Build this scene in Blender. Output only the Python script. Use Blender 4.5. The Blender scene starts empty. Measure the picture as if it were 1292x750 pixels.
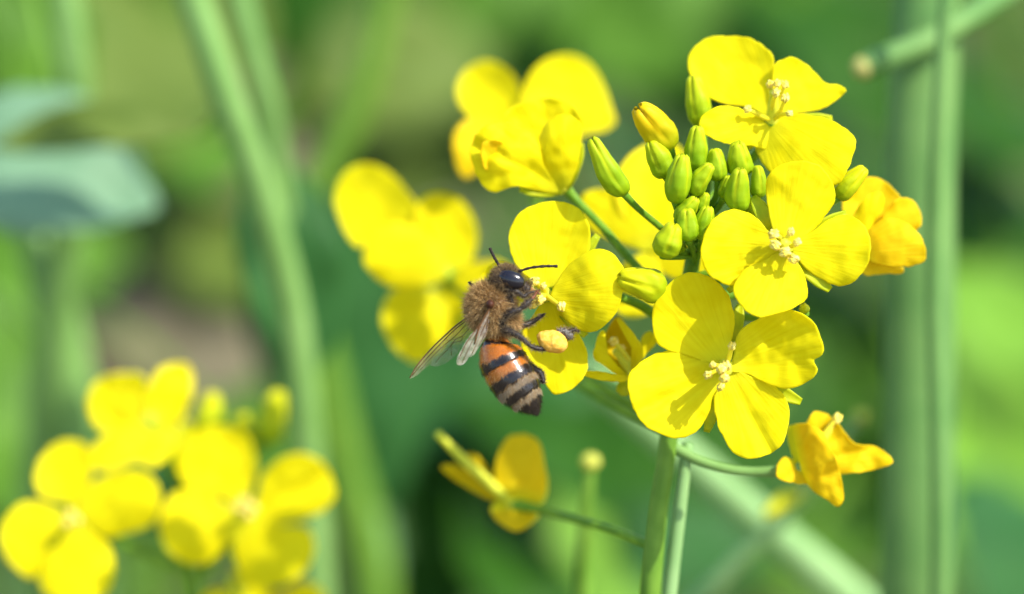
import bpy, bmesh, math, random
import numpy as np
from mathutils import Vector, noise

# ------------------------------------------------------------------ camera, sky, sun, exposure
scene = bpy.context.scene
PXMM = 15.0                      # photo pixels per millimetre in the plane of focus
DIST = 239.26                    # camera to plane of focus, mm
TILT = math.radians(18.0)        # camera looks this far below the horizontal
FOCUS = Vector((0, 0, 450.0))    # point in focus at picture centre, mm (flowers stand 45 cm tall)
RIGHT = Vector((1, 0, 0))
FWD = Vector((0, math.cos(TILT), -math.sin(TILT)))
UP = Vector((0, math.sin(TILT), math.cos(TILT)))
MM = 0.001

cam_data = bpy.data.cameras.new('camera')
cam = bpy.data.objects.new('camera', cam_data)
scene.collection.objects.link(cam)
scene.camera = cam
cam.location = (FOCUS - FWD * DIST) * MM
cam.rotation_euler = (math.radians(90) - TILT, 0, 0)
cam_data.sensor_width = 36.0
cam_data.lens = 100.0
cam_data.clip_start = 0.01
cam_data.clip_end = 500.0
cam_data.dof.use_dof = True
cam_data.dof.focus_distance = DIST * MM
cam_data.dof.aperture_fstop = 11.0

SUN = (RIGHT * 1.0 + UP * 1.1 - FWD * 0.95).normalized()
world = bpy.data.worlds.new('World')
scene.world = world
world.use_nodes = True
wn = world.node_tree.nodes
bg = wn['Background']
sky = wn.new('ShaderNodeTexSky')
sky.sky_type = 'NISHITA'
sky.sun_disc = False
sky.sun_elevation = math.asin(SUN.z)
sky.sun_rotation = math.atan2(SUN.x, SUN.y)
world.node_tree.links.new(sky.outputs[0], bg.inputs[0])
bg.inputs[1].default_value = 0.15
sun_data = bpy.data.lights.new('sun', 'SUN')
sun_data.energy = 2.8
sun_data.angle = math.radians(0.53)
sun_data.color = (1.0, 0.95, 0.87)
sun = bpy.data.objects.new('sun', sun_data)
scene.collection.objects.link(sun)
sun.rotation_euler = SUN.to_track_quat('Z', 'Y').to_euler()
sun.location = (0, 0, 3)

scene.view_settings.view_transform = 'Standard'
scene.view_settings.look = 'None'
scene.view_settings.gamma = 1.0
scene.view_settings.exposure = 1.15
cy = scene.cycles
cy.use_denoising = True
cy.max_bounces = 10
cy.diffuse_bounces = 6
cy.glossy_bounces = 3
cy.transmission_bounces = 8
cy.transparent_max_bounces = 12
cy.caustics_reflective = False
cy.caustics_refractive = False

random.seed(4)
rng = np.random.default_rng(4)
COL = scene.collection


def P(px, py, d=0.0):
    """photo pixel + depth behind the plane of focus (mm) -> world point in mm"""
    k = (1 + d / DIST) / PXMM
    return FOCUS + RIGHT * ((px - 646) * k) + UP * ((375 - py) * k) + FWD * d


def crop(x0, y0, s, pts):
    return [(x0 + x / s, y0 + y / s) for x, y in pts]


# ------------------------------------------------------------------ materials
def new_mat(name):
    m = bpy.data.materials.new(name)
    m.use_nodes = True
    nt = m.node_tree
    nt.nodes.clear()
    out = nt.nodes.new('ShaderNodeOutputMaterial')
    return m, nt, out


def ramp(nt, fac, stops):
    r = nt.nodes.new('ShaderNodeValToRGB')
    els = r.color_ramp.elements
    while len(els) < len(stops):
        els.new(0.5)
    for e, (p, c) in zip(els, stops):
        e.position = p
        e.color = (*c, 1)
    nt.links.new(fac, r.inputs[0])
    return r.outputs[0]


def petal_mat(name, deep, light, transl=0.45, rough=0.6, vein=0.45):
    """thin petal: diffuse + translucent, fine radial veins from the UV (angle, radius)"""
    m, nt, out = new_mat(name)
    N, L = nt.nodes, nt.links
    uv = N.new('ShaderNodeUVMap')
    mp = N.new('ShaderNodeMapping')
    mp.inputs['Scale'].default_value = (26, 1.6, 1)
    L.new(uv.outputs[0], mp.inputs[0])
    veins = N.new('ShaderNodeTexNoise')
    veins.inputs['Scale'].default_value = 1.0
    veins.inputs['Detail'].default_value = 3
    L.new(mp.outputs[0], veins.inputs[0])
    tc = N.new('ShaderNodeTexCoord')
    cells = N.new('ShaderNodeTexNoise')
    cells.inputs['Scale'].default_value = 900
    cells.inputs['Detail'].default_value = 4
    L.new(tc.outputs['Object'], cells.inputs[0])
    mix = N.new('ShaderNodeMath')
    mix.operation = 'MULTIPLY_ADD'
    mix.inputs[1].default_value = 0.35
    L.new(cells.outputs[0], mix.inputs[0])
    sc = N.new('ShaderNodeMath')
    sc.operation = 'MULTIPLY'
    sc.inputs[1].default_value = 0.65
    L.new(veins.outputs[0], sc.inputs[0])
    L.new(sc.outputs[0], mix.inputs[2])
    col = ramp(nt, mix.outputs[0], [(0.30, deep), (0.68, light)])
    # greener, paler claw at the petal's base
    sep = N.new('ShaderNodeSeparateXYZ')
    L.new(uv.outputs[0], sep.inputs[0])
    claw = ramp(nt, sep.outputs[1], [(0.0, (1, 1, 1)), (0.28, (0, 0, 0))])
    mc = N.new('ShaderNodeMix')
    mc.data_type = 'RGBA'
    L.new(claw, mc.inputs[0])
    L.new(col, mc.inputs[6])
    mc.inputs[7].default_value = (0.78, 0.76, 0.02, 1)
    bump = N.new('ShaderNodeBump')
    bump.inputs['Strength'].default_value = vein
    bump.inputs['Distance'].default_value = 0.00022
    L.new(mix.outputs[0], bump.inputs['Height'])
    pb = N.new('ShaderNodeBsdfPrincipled')
    pb.inputs['Roughness'].default_value = rough
    pb.inputs['Specular IOR Level'].default_value = 0.10
    L.new(mc.outputs[2], pb.inputs['Base Color'])
    L.new(bump.outputs[0], pb.inputs['Normal'])
    tr = N.new('ShaderNodeBsdfTranslucent')
    L.new(mc.outputs[2], tr.inputs[0])
    ms = N.new('ShaderNodeMixShader')
    ms.inputs[0].default_value = transl
    L.new(pb.outputs[0], ms.inputs[1])
    L.new(tr.outputs[0], ms.inputs[2])
    L.new(ms.outputs[0], out.inputs[0])
    return m


def plant_mat(name, a, b, scale=500, rough=0.45, transl=0.0, spec=0.15, bumpd=0.0001):
    m, nt, out = new_mat(name)
    N, L = nt.nodes, nt.links
    tc = N.new('ShaderNodeTexCoord')
    n = N.new('ShaderNodeTexNoise')
    n.inputs['Scale'].default_value = scale
    n.inputs['Detail'].default_value = 5
    L.new(tc.outputs['Object'], n.inputs[0])
    col = ramp(nt, n.outputs[0], [(0.35, a), (0.65, b)])
    pb = N.new('ShaderNodeBsdfPrincipled')
    pb.inputs['Roughness'].default_value = rough
    pb.inputs['Specular IOR Level'].default_value = spec
    L.new(col, pb.inputs['Base Color'])
    bp = N.new('ShaderNodeBump')
    bp.inputs['Strength'].default_value = 0.4
    bp.inputs['Distance'].default_value = bumpd
    L.new(n.outputs[0], bp.inputs['Height'])
    L.new(bp.outputs[0], pb.inputs['Normal'])
    last = pb.outputs[0]
    if transl:
        tr = N.new('ShaderNodeBsdfTranslucent')
        L.new(col, tr.inputs[0])
        ms = N.new('ShaderNodeMixShader')
        ms.inputs[0].default_value = transl
        L.new(last, ms.inputs[1])
        L.new(tr.outputs[0], ms.inputs[2])
        last = ms.outputs[0]
    L.new(last, out.inputs[0])
    return m


def attr_mat(name, rough=0.45, spec=0.5, transl=0.0, nscale=0, coat=0.0):
    """colour read from the mesh attribute 'Col'"""
    m, nt, out = new_mat(name)
    N, L = nt.nodes, nt.links
    at = N.new('ShaderNodeAttribute')
    at.attribute_name = 'Col'
    pb = N.new('ShaderNodeBsdfPrincipled')
    pb.inputs['Roughness'].default_value = rough
    pb.inputs['Specular IOR Level'].default_value = spec
    pb.inputs['Coat Weight'].default_value = coat
    pb.inputs['Coat Roughness'].default_value = 0.15
    L.new(at.outputs['Color'], pb.inputs['Base Color'])
    if nscale:
        tc = N.new('ShaderNodeTexCoord')
        n = N.new('ShaderNodeTexNoise')
        n.inputs['Scale'].default_value = nscale
        n.inputs['Detail'].default_value = 3
        L.new(tc.outputs['Object'], n.inputs[0])
        bp = N.new('ShaderNodeBump')
        bp.inputs['Strength'].default_value = 0.35
        bp.inputs['Distance'].default_value = 0.00005
        L.new(n.outputs[0], bp.inputs['Height'])
        L.new(bp.outputs[0], pb.inputs['Normal'])
    last = pb.outputs[0]
    if transl:
        tr = N.new('ShaderNodeBsdfTranslucent')
        L.new(at.outputs['Color'], tr.inputs[0])
        ms = N.new('ShaderNodeMixShader')
        ms.inputs[0].default_value = transl
        L.new(last, ms.inputs[1])
        L.new(tr.outputs[0], ms.inputs[2])
        last = ms.outputs[0]
    L.new(last, out.inputs[0])
    return m


def wing_mat(name, lo, hi, base):
    m, nt, out = new_mat(name)
    N, L = nt.nodes, nt.links
    tp = N.new('ShaderNodeBsdfTransparent')
    tp.inputs[0].default_value = (0.93, 0.9, 0.82, 1)
    pb = N.new('ShaderNodeBsdfPrincipled')
    pb.inputs['Base Color'].default_value = (*base, 1)
    pb.inputs['Roughness'].default_value = 0.28
    pb.inputs['Specular IOR Level'].default_value = 0.9
    tc = N.new('ShaderNodeTexCoord')
    n = N.new('ShaderNodeTexNoise')
    n.inputs['Scale'].default_value = 1500
    L.new(tc.outputs['Object'], n.inputs[0])
    bp = N.new('ShaderNodeBump')
    bp.inputs['Strength'].default_value = 0.5
    bp.inputs['Distance'].default_value = 0.00008
    L.new(n.outputs[0], bp.inputs['Height'])
    L.new(bp.outputs[0], pb.inputs['Normal'])
    f = ramp(nt, n.outputs[0], [(0.3, (lo, lo, lo)), (0.7, (hi, hi, hi))])
    ms = N.new('ShaderNodeMixShader')
    L.new(f, ms.inputs[0])
    L.new(tp.outputs[0], ms.inputs[1])
    L.new(pb.outputs[0], ms.inputs[2])
    L.new(ms.outputs[0], out.inputs[0])
    return m


M_PETAL = petal_mat('petal_yellow', (0.85, 0.74, 0.001), (0.93, 0.85, 0.010))
M_PETAL_WARM = petal_mat('petal_warm_yellow', (0.88, 0.64, 0.002), (0.92, 0.73, 0.015))
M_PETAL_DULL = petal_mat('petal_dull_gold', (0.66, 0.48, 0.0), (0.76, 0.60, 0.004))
M_BUD = attr_mat('bud_green', rough=0.5, spec=0.14, transl=0.12, nscale=1400)
M_PEDICEL = plant_mat('pedicel_green', (0.10, 0.23, 0.012), (0.18, 0.34, 0.02), 700)
M_STEM = plant_mat('stem_green', (0.10, 0.22, 0.02), (0.16, 0.30, 0.035), 350)
M_STEM_PALE = plant_mat('stem_pale_waxy', (0.145, 0.285, 0.065), (0.205, 0.36, 0.10), 120, rough=0.55)
M_STEM_GREY = plant_mat('stem_grey_green', (0.10, 0.225, 0.055), (0.15, 0.285, 0.075), 120, rough=0.55)
M_STEM_BRIGHT = plant_mat('stem_bright_waxy', (0.20, 0.37, 0.12), (0.28, 0.45, 0.17), 120, rough=0.55)
M_SEPAL = plant_mat('sepal_yellow_green', (0.40, 0.50, 0.006), (0.60, 0.62, 0.01), 600, transl=0.3)
M_PISTIL = plant_mat('pistil_green', (0.58, 0.60, 0.03), (0.70, 0.70, 0.05), 600)
M_FILAMENT = plant_mat('filament_yellow', (0.82, 0.74, 0.03), (0.90, 0.82, 0.06), 600, transl=0.3)
M_ANTHER = plant_mat('anther_cream', (0.88, 0.66, 0.06), (0.93, 0.80, 0.22), 2500, rough=0.8, bumpd=0.00015)
M_STIGMA = plant_mat('stigma_pale', (0.46, 0.48, 0.06), (0.56, 0.56, 0.09), 1500)


# ------------------------------------------------------------------ object helpers
ORIGIN = {}


def tag(o, label=None, cat=None, group=None, kind=None):
    for k, v in (('label', label), ('category', cat), ('group', group), ('kind', kind)):
        if v:
            o[k] = v
    return o


def empty(name, loc_mm):
    o = bpy.data.objects.new(name, None)
    o.empty_display_size = 0.005
    COL.objects.link(o)
    o.location = Vector(loc_mm) * MM
    ORIGIN[o] = Vector(loc_mm)
    return o


def mesh(name, verts, faces, mat, parent=None, smooth=True, uv=None, col=None, origin=None, thick=0.0):
    """one mesh object from world points in mm; keeps its origin at its own middle"""
    V = np.asarray([tuple(v) for v in verts] if not isinstance(verts, np.ndarray) else verts, dtype=np.float64)
    org = Vector(origin) if origin is not None else Vector(V.mean(axis=0))
    me = bpy.data.meshes.new(name)
    me.from_pydata(((V - np.array(org)) * MM).tolist(), [], faces)
    me.update()
    if smooth:
        me.polygons.foreach_set('use_smooth', [True] * len(me.polygons))
    if uv is not None:
        lay = me.uv_layers.new(name='UVMap')
        li = np.empty(len(me.loops), dtype=np.int32)
        me.loops.foreach_get('vertex_index', li)
        lay.data.foreach_set('uv', np.asarray(uv, dtype=np.float32)[li].ravel())
    if col is not None:
        a = me.color_attributes.new('Col', 'FLOAT_COLOR', 'POINT')
        c = np.ones((len(V), 4), dtype=np.float32)
        c[:, :3] = col
        a.data.foreach_set('color', c.ravel())
    me.materials.append(mat)
    o = bpy.data.objects.new(name, me)
    COL.objects.link(o)
    ORIGIN[o] = org
    if parent is not None:
        o.parent = parent
        o.location = (org - ORIGIN[parent]) * MM
    else:
        o.location = org * MM
    if thick:
        md = o.modifiers.new('thickness', 'SOLIDIFY')
        md.thickness = thick * MM
        md.offset = 0
    return o


def catmull(pts, n, closed=False):
    pts = [Vector(p) for p in pts]
    m = len(pts)
    segs = m if closed else m - 1
    out = []
    for i in range(n):
        t = i / n * segs if closed else i / (n - 1) * segs
        k = min(int(t), segs - 1)
        f = t - k
        if closed:
            p0, p1, p2, p3 = (pts[(k + j) % m] for j in (-1, 0, 1, 2))
        else:
            p1, p2 = pts[k], pts[k + 1]
            p0 = pts[k - 1] if k else p1 * 2 - p2
            p3 = pts[k + 2] if k + 2 < m else p2 * 2 - p1
        seg = p2 - p1
        m1, m2 = (p2 - p0) * .5, (p3 - p1) * .5
        lim = seg.length * 1.15          # no overshoot where point spacing changes
        if m1.length > lim:
            m1 = m1 * (lim / m1.length)
        if m2.length > lim:
            m2 = m2 * (lim / m2.length)
        f2, f3 = f * f, f ** 3
        out.append(p1 * (2 * f3 - 3 * f2 + 1) + m1 * (f3 - 2 * f2 + f) + p2 * (3 * f2 - 2 * f3) + m2 * (f3 - f2))
    return out


def tube_data(pts, radii, sides=10, n=None, ribs=0, ribd=0.0, cap=True):
    n = n or max(6, len(pts) * 5)
    C = catmull(pts, n) if len(pts) > 2 else [Vector(pts[0]).lerp(Vector(pts[1]), i / (n - 1)) for i in range(n)]
    R = np.interp(np.linspace(0, 1, n), np.linspace(0, 1, len(radii)), radii)
    verts, faces = [], []
    up = Vector((0.3, 0.9, 0.2))
    for i, c in enumerate(C):
        t = (C[min(i + 1, n - 1)] - C[max(i - 1, 0)]).normalized()
        a = (up - t * up.dot(t))
        a.normalize()
        up = a
        b = t.cross(a)
        for k in range(sides):
            an = 2 * math.pi * k / sides
            r = R[i] * (1 + (ribd * math.cos(ribs * an) if ribs else 0))
            verts.append(c + a * (math.cos(an) * r) + b * (math.sin(an) * r))
    for i in range(n - 1):
        for k in range(sides):
            k2 = (k + 1) % sides
            faces.append((i * sides + k, i * sides + k2, (i + 1) * sides + k2, (i + 1) * sides + k))
    if cap:
        for i, rev in ((0, True), (n - 1, False)):
            c = len(verts)
            t = (C[1] - C[0]) if rev else (C[-1] - C[-2])
            verts.append(C[i] + t.normalized() * (R[i] * 0.5 * (-1 if rev else 1)))
            for k in range(sides):
                k2 = (k + 1) % sides
                f = (i * sides + k, i * sides + k2, c)
                faces.append(f[::-1] if rev else f)
    return verts, faces


def tube(name, pts, radii, mat, parent, **kw):
    v, f = tube_data(pts, radii, **kw)
    return mesh(name, v, f, mat, parent)


def merge(parts):
    V, F = [], []
    for v, f in parts:
        o = len(V)
        V += list(v)
        F += [tuple(i + o for i in q) for q in f]
    return V, F


def blob(c, ax, ay, az, seg=12, rings=8, lump=0.0, seed=0.0):
    """ellipsoid data from a centre and three half-axis vectors"""
    c, ax, ay, az = Vector(c), Vector(ax), Vector(ay), Vector(az)
    V, F = [], []

    def pt(x, y, z):
        k = 1 + (lump * noise.noise(Vector((x * 2.2 + seed, y * 2.2, z * 2.2 - seed))) if lump else 0)
        return c + (ax * x + ay * y + az * z) * k
    V.append(pt(0, 0, 1))
    for i in range(1, rings):
        th = math.pi * i / rings
        for k in range(seg):
            ph = 2 * math.pi * k / seg
            V.append(pt(math.sin(th) * math.cos(ph), math.sin(th) * math.sin(ph), math.cos(th)))
    V.append(pt(0, 0, -1))
    for k in range(seg):
        F.append((0, 1 + k, 1 + (k + 1) % seg))
    for i in range(rings - 2):
        for k in range(seg):
            a, b = 1 + i * seg + k, 1 + i * seg + (k + 1) % seg
            F.append((a, a + seg, b + seg, b))
    e = len(V) - 1
    for k in range(seg):
        F.append((e, e - seg + (k + 1) % seg, e - seg + k))
    return V, F


def perp(d, hint=None):
    d = Vector(d).normalized()
    h = Vector(hint) if hint is not None else -FWD
    a = h - d * h.dot(d)
    if a.length < 1e-5:
        a = UP - d * UP.dot(d)
    a.normalize()
    return a, d.cross(a)


def blade(name, path, widths, mat, parent, hint=None, cup=0.25, nu=14, nv=7, thick=0.12, wave=0.0, twist=0.0, midrib=0.0):
    """leaf-like sheet along a path; 'hint' is where its upper face looks"""
    C = catmull(path, nu) if len(path) > 2 else [Vector(path[0]).lerp(Vector(path[1]), i / (nu - 1)) for i in range(nu)]
    W = np.interp(np.linspace(0, 1, nu), np.linspace(0, 1, len(widths)), widths)
    V, F, UVs = [], [], []
    sd = random.random() * 50
    for i, c in enumerate(C):
        t = (C[min(i + 1, nu - 1)] - C[max(i - 1, 0)]).normalized()
        nrm, side = perp(t, hint)
        if twist:
            an = twist * i / (nu - 1)
            nrm, side = nrm * math.cos(an) + side * math.sin(an), side * math.cos(an) - nrm * math.sin(an)
        for j in range(nv):
            s = 2 * j / (nv - 1) - 1
            off = cup * s * s * W[i] + wave * W[i] * noise.noise(Vector((i * 0.35 + sd, s * 1.4, 0))) - midrib * (1 - min(1, abs(s) * 3)) * W[i]
            V.append(c + side * (s * W[i]) + nrm * off)
            UVs.append((s * 0.5, i / (nu - 1)))
    for i in range(nu - 1):
        for j in range(nv - 1):
            a = i * nv + j
            F.append((a, a + 1, a + nv + 1, a + nv))
    return mesh(name, V, F, mat, parent, uv=UVs, thick=thick)


# ------------------------------------------------------------------ flowers
def petal(parent, outline, base, d0, d1, mat=None, cup=0.0, bow=0.0, ripple=0.25, crumple=0.25, n=72, rings=18, side=0.0, fold=0.0):
    """petal whose edge is given as photo pixels; its depth runs from d0 at the base to d1 at the far end,
    with a crosswise cup, a lengthwise bow and a rippled rim"""
    mat = mat or M_PETAL
    O = catmull([(x, y, 0) for x, y in outline], n, True)
    c = sum(O, Vector((0, 0, 0))) / n
    b = Vector((base[0], base[1], 0))
    ax = (c - b).normalized()
    sd_ = Vector((-ax.y, ax.x, 0))
    L_ = max((p - b).dot(ax) for p in O)
    Wd = max(abs((p - b).dot(sd_)) for p in O)
    ph = random.random() * 20
    V, F, UVs = [], [], []

    def depth(p, k, phi):
        s = (p - b).dot(ax) / L_
        t = (p - b).dot(sd_) / Wd
        d = d0 + (d1 - d0) * s + cup * t * t + bow * math.sin(math.pi * min(max(s, 0), 1)) + side * t
        d += ripple * k ** 4 * (math.sin(phi * 3 + ph) * 0.5 + 0.7 * math.sin(phi * 7 + ph * 2) * 0.5) * min(1, max(0, s * 1.5))
        d += crumple * noise.noise(Vector((p.x * 0.03 + ph, p.y * 0.03, ph))) + 0.28 * crumple * noise.noise(Vector((p.x * 0.08, p.y * 0.08, ph)))
        d += fold * math.exp(-(t / 0.16) ** 2) * max(0, s)
        return d, s, t
    for r in range(rings + 1):
        k = (r / rings) ** 0.85
        for i in range(n):
            e = O[i] + (O[i] - c).normalized() * (1.3 * noise.noise(Vector((O[i].x * 0.12, O[i].y * 0.12, ph))) + 0.5 * noise.noise(Vector((O[i].x * 0.4, O[i].y * 0.4, ph))))
            p = c.lerp(e, k)
            d, s, t = depth(p, k, 2 * math.pi * i / n)
            V.append(P(p.x, p.y, d))
            rr = p - b
            UVs.append((math.atan2(rr.dot(sd_), max(rr.dot(ax), 1e-3) + 0.25 * L_) + ph, s))
            if r == 0:
                break
    for i in range(n):
        F.append((0, 1 + (i + 1) % n, 1 + i))
    for r in range(rings - 1):
        for i in range(n):
            a, a2 = 1 + r * n + i, 1 + r * n + (i + 1) % n
            F.append((a, a2, a2 + n, a + n))
    return mesh('petal', V, F, mat, parent, uv=UVs, thick=0.1)


def stamen_part(flower, base, tip, anther=1.0, ang=None):
    """filament and anther as one sub-part of the flower"""
    base, tip = Vector(base), Vector(tip)
    mid = base.lerp(tip, 0.5) + Vector((random.uniform(-.2, .2), random.uniform(-.2, .2), random.uniform(-.2, .2)))
    fv, ff = tube_data([base, mid, tip], [0.26, 0.22, 0.16], sides=7, n=9)
    ang = random.uniform(0, math.pi) if ang is None else ang
    ax = RIGHT * math.cos(ang) + UP * math.sin(ang)
    ay = RIGHT * -math.sin(ang) + UP * math.cos(ang)
    a = anther
    hv, hf = merge([blob(tip + ay * (s * 0.17 * a), ax * 0.46 * a, ay * 0.26 * a, FWD * 0.32 * a, 14, 10, 0.75, random.random() * 9) for s in (-1, 1)])
    v, f = merge([(fv, ff), (hv, hf)])
    o = mesh('stamen', v, f, M_FILAMENT, flower)
    o.data.materials.append(M_ANTHER)
    mi = [0] * len(ff) + [1] * len(hf)
    o.data.polygons.foreach_set('material_index', mi)
    return o


def flower(plant, centre, petals, pedicel, stamens=(), pistil=None, sepals=(), label=None, mat=None, prad=0.45, dz=0.0, rmat=None):
    """centre (px,py,d); pedicel: list of (px,py,d) from the flower back to the stem"""
    sh = lambda q: (q[0], q[1], q[2] + dz) + tuple(q[3:])
    centre = sh(centre)
    c = P(*centre)
    path = [P(*q) for q in pedicel]
    tv, tf = tube_data([c] + path, [prad * 1.5, prad, prad, prad * 1.1], sides=9, n=18)
    rv, rf = blob(c, RIGHT * 0.65, UP * 0.65, FWD * 0.6, 14, 9)
    parts = [(tv, tf), (rv, rf)]
    if pistil is not None:
        tip = P(*sh(pistil))
        parts.append(tube_data([c, c.lerp(tip, .5), tip], [0.55, 0.5, 0.34], sides=9, n=9))
        parts.append(blob(tip, RIGHT * .42, UP * .42, FWD * .35, 12, 8, .2, 3.0))
    v, f = merge(parts)
    o = mesh('flower', v, f, rmat or M_PEDICEL, plant, origin=c)
    if label:
        o['label'] = label
    o.data.materials.append(M_PISTIL)
    o.data.polygons.foreach_set('material_index', [0] * len(tf) + [1] * (len(f) - len(tf)))
    for q in petals:
        q = dict(q)
        out = q.pop('o')
        d0 = q.pop('d0', centre[2] - dz) + dz
        d1 = q.pop('d1', centre[2] - dz) + dz
        base = q.pop('b', centre[:2])
        petal(o, out, base, d0, d1, q.pop('mat', mat), **q)
    for s in map(sh, stamens):
        stamen_part(o, c, P(*s[:3]), *(s[3:] or (1.0,)))
    for (a, b, w) in sepals:
        pa, pb_ = P(*sh(a)), P(*sh(b))
        mid = pa.lerp(pb_, 0.55) - FWD * 0.4
        blade('sepal', [pa, mid, pb_], [w * 0.5, w * .8, w * .85, w * 0.75, w * 0.35], M_SEPAL, o, cup=0.3, thick=0.16)
    return o


def bud(plant, base, tip, w_px, d=0.0, d_tip=None, pedicel=None, yellow=0.0, label=None, prad=0.36, warm=False):
    """closed bud: four overlapping sepals with ridges, tapering to a blunt tip"""
    B, T = P(base[0], base[1], d), P(tip[0], tip[1], d if d_tip is None else d_tip)
    ax = T - B
    Ln = ax.length
    a, b = perp(ax)
    R = w_px / PXMM / 2 * 1.14
    n, m = 26, 36
    V, F, Cc = [], [], []
    tw = random.random() * 1.5
    bend = Vector((random.uniform(-1, 1), random.uniform(-1, 1), random.uniform(-1, 1))) * 0.05 * Ln
    g0, g1 = np.array((0.20, 0.36, 0.004)), np.array((0.50, 0.58, 0.008))
    yl = np.array((0.88, 0.48, 0.0) if warm else (0.80, 0.68, 0.0))
    for i in range(n):
        s = i / (n - 1)
        prof = float(np.interp(s, [0, .04, .10, .2, .35, .5, .65, .8, .9, .96, 1], [.30, .60, .79, .95, 1, .98, .90, .78, .66, .54, .30]))
        for k in range(m):
            an = 2 * math.pi * k / m
            q = (an * 4 / (2 * math.pi)) % 1.0
            seam = math.exp(-((min(q, 1 - q)) / 0.09) ** 2)
            ridge = math.exp(-((q - .5) / 0.10) ** 2)
            r = R * prof * (1 - (0.08 + 0.16 * s ** 3) * seam * min(1, s * 3) + 0.06 * ridge + 0.12 * noise.noise(Vector((s * 4, q * 3, tw * 9))))
            lobes = 0.10 * Ln * max(0, s - 0.82) / 0.18 * (1 - seam)
            V.append(B + ax * s + bend * math.sin(math.pi * s) + (a * math.cos(an + tw) + b * math.sin(an + tw)) * r + ax.normalized() * (lobes - 0.04 * Ln * s))
            mix = min(1, 0.28 * s + 0.5 * seam * s + 0.45 * max(0, s - 0.75) / 0.25 + 0.25 * (noise.noise(Vector((s * 3, q * 2, tw * 5))) + .3))
            c = g0 * (1 - mix) + g1 * mix
            yy = min(1, yellow * (0.35 + 0.9 * s) + 0.25 * seam * s)
            Cc.append(c * (1 - yy) + yl * yy)
    for i in range(n - 1):
        for k in range(m):
            k2 = (k + 1) % m
            F.append((i * m + k, i * m + k2, (i + 1) * m + k2, (i + 1) * m + k))
    F.append(tuple(range(m))[::-1])
    F.append(tuple(range((n - 1) * m, n * m)))
    o = mesh('bud', V, F, M_BUD, plant, col=np.array(Cc))
    if label:
        o['label'] = label
    if pedicel:
        tube('pedicel', [B + ax * 0.03] + [P(*q) for q in pedicel], [prad * 1.25, prad, prad, prad], M_PEDICEL, o, sides=8, n=14)
    return o


# ------------------------------------------------------------------ ground
def soil_mat():
    m, nt, out = new_mat('soil')
    N, L = nt.nodes, nt.links
    tc = N.new('ShaderNodeTexCoord')
    n = N.new('ShaderNodeTexNoise')
    n.inputs['Scale'].default_value = 9
    n.inputs['Detail'].default_value = 9
    L.new(tc.outputs['Object'], n.inputs[0])
    col = ramp(nt, n.outputs[0], [(0.3, (0.07, 0.055, 0.035)), (0.5, (0.16, 0.13, 0.08)), (0.7, (0.26, 0.21, 0.13))])
    pb = N.new('ShaderNodeBsdfPrincipled')
    pb.inputs['Roughness'].default_value = 0.95
    L.new(col, pb.inputs['Base Color'])
    bp = N.new('ShaderNodeBump')
    bp.inputs['Distance'].default_value = 0.02
    L.new(n.outputs[0], bp.inputs['Height'])
    L.new(bp.outputs[0], pb.inputs['Normal'])
    L.new(pb.outputs[0], out.inputs[0])
    return m


def build_ground():
    n = 60
    ext = np.sign(np.linspace(-1, 1, n)) * np.abs(np.linspace(-1, 1, n)) ** 4 * 150000
    V = []
    for y in ext:
        for x in ext:
            V.append((x, y + 1500, -2 + 14 * noise.noise(Vector((x * 0.004, y * 0.004, 0)))))
    F = [(i * n + j, i * n + j + 1, (i + 1) * n + j + 1, (i + 1) * n + j) for i in range(n - 1) for j in range(n - 1)]
    g = mesh('ground', V, F, soil_mat(), origin=(0, 0, 0))
    tag(g, 'bare brown soil under the flowering plants', 'ground', kind='structure')


build_ground()


def build_grass():
    V, F, Cc = [], [], []
    N = 14000
    for i in range(N):
        y = 250 + 4300 * rng.random() ** 1.4
        x = (rng.random() - .5) * (1100 + y * 0.75)
        # thinner to the left, where bare soil shows through
        thin = noise.noise(Vector((x * 0.0022, y * 0.0022, 7)))
        if thin > 0.28 and rng.random() < 0.85:
            continue
        h = 60 + 130 * rng.random() ** 1.5
        a = rng.random() * 2 * math.pi
        lean = h * (0.2 + 0.6 * rng.random())
        w = 3 + 6 * rng.random()
        dx, dy = math.cos(a), math.sin(a)
        sx, sy = -dy, dx
        base = len(V)
        for s, ww in ((0, .7), (.4, 1), (.75, .7), (1, .05)):
            cx, cyy, cz = x + dx * lean * s * s, y + dy * lean * s * s, h * (s - 0.18 * s * s)
            V.append((cx + sx * w * ww, cyy + sy * w * ww, cz - 4))
            V.append((cx - sx * w * ww, cyy - sy * w * ww, cz - 4))
        for s in range(3):
            F.append((base + 2 * s, base + 2 * s + 1, base + 2 * s + 3, base + 2 * s + 2))
        t, u = rng.random(), rng.random()
        c = np.array((0.06, 0.15, 0.015)) * (1 - t) + np.array((0.16, 0.30, 0.04)) * t
        if u < 0.10:
            c = np.array((0.28, 0.24, 0.11))
        Cc += [c] * 8
    g = mesh('undergrowth', V, F, attr_mat('grass_blades', rough=0.6, transl=0.35), col=np.array(Cc), origin=(0, 0, 0))
    tag(g, 'blurred green grass and low weeds covering the ground behind the flowers', 'grass', kind='stuff')


build_grass()


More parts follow.
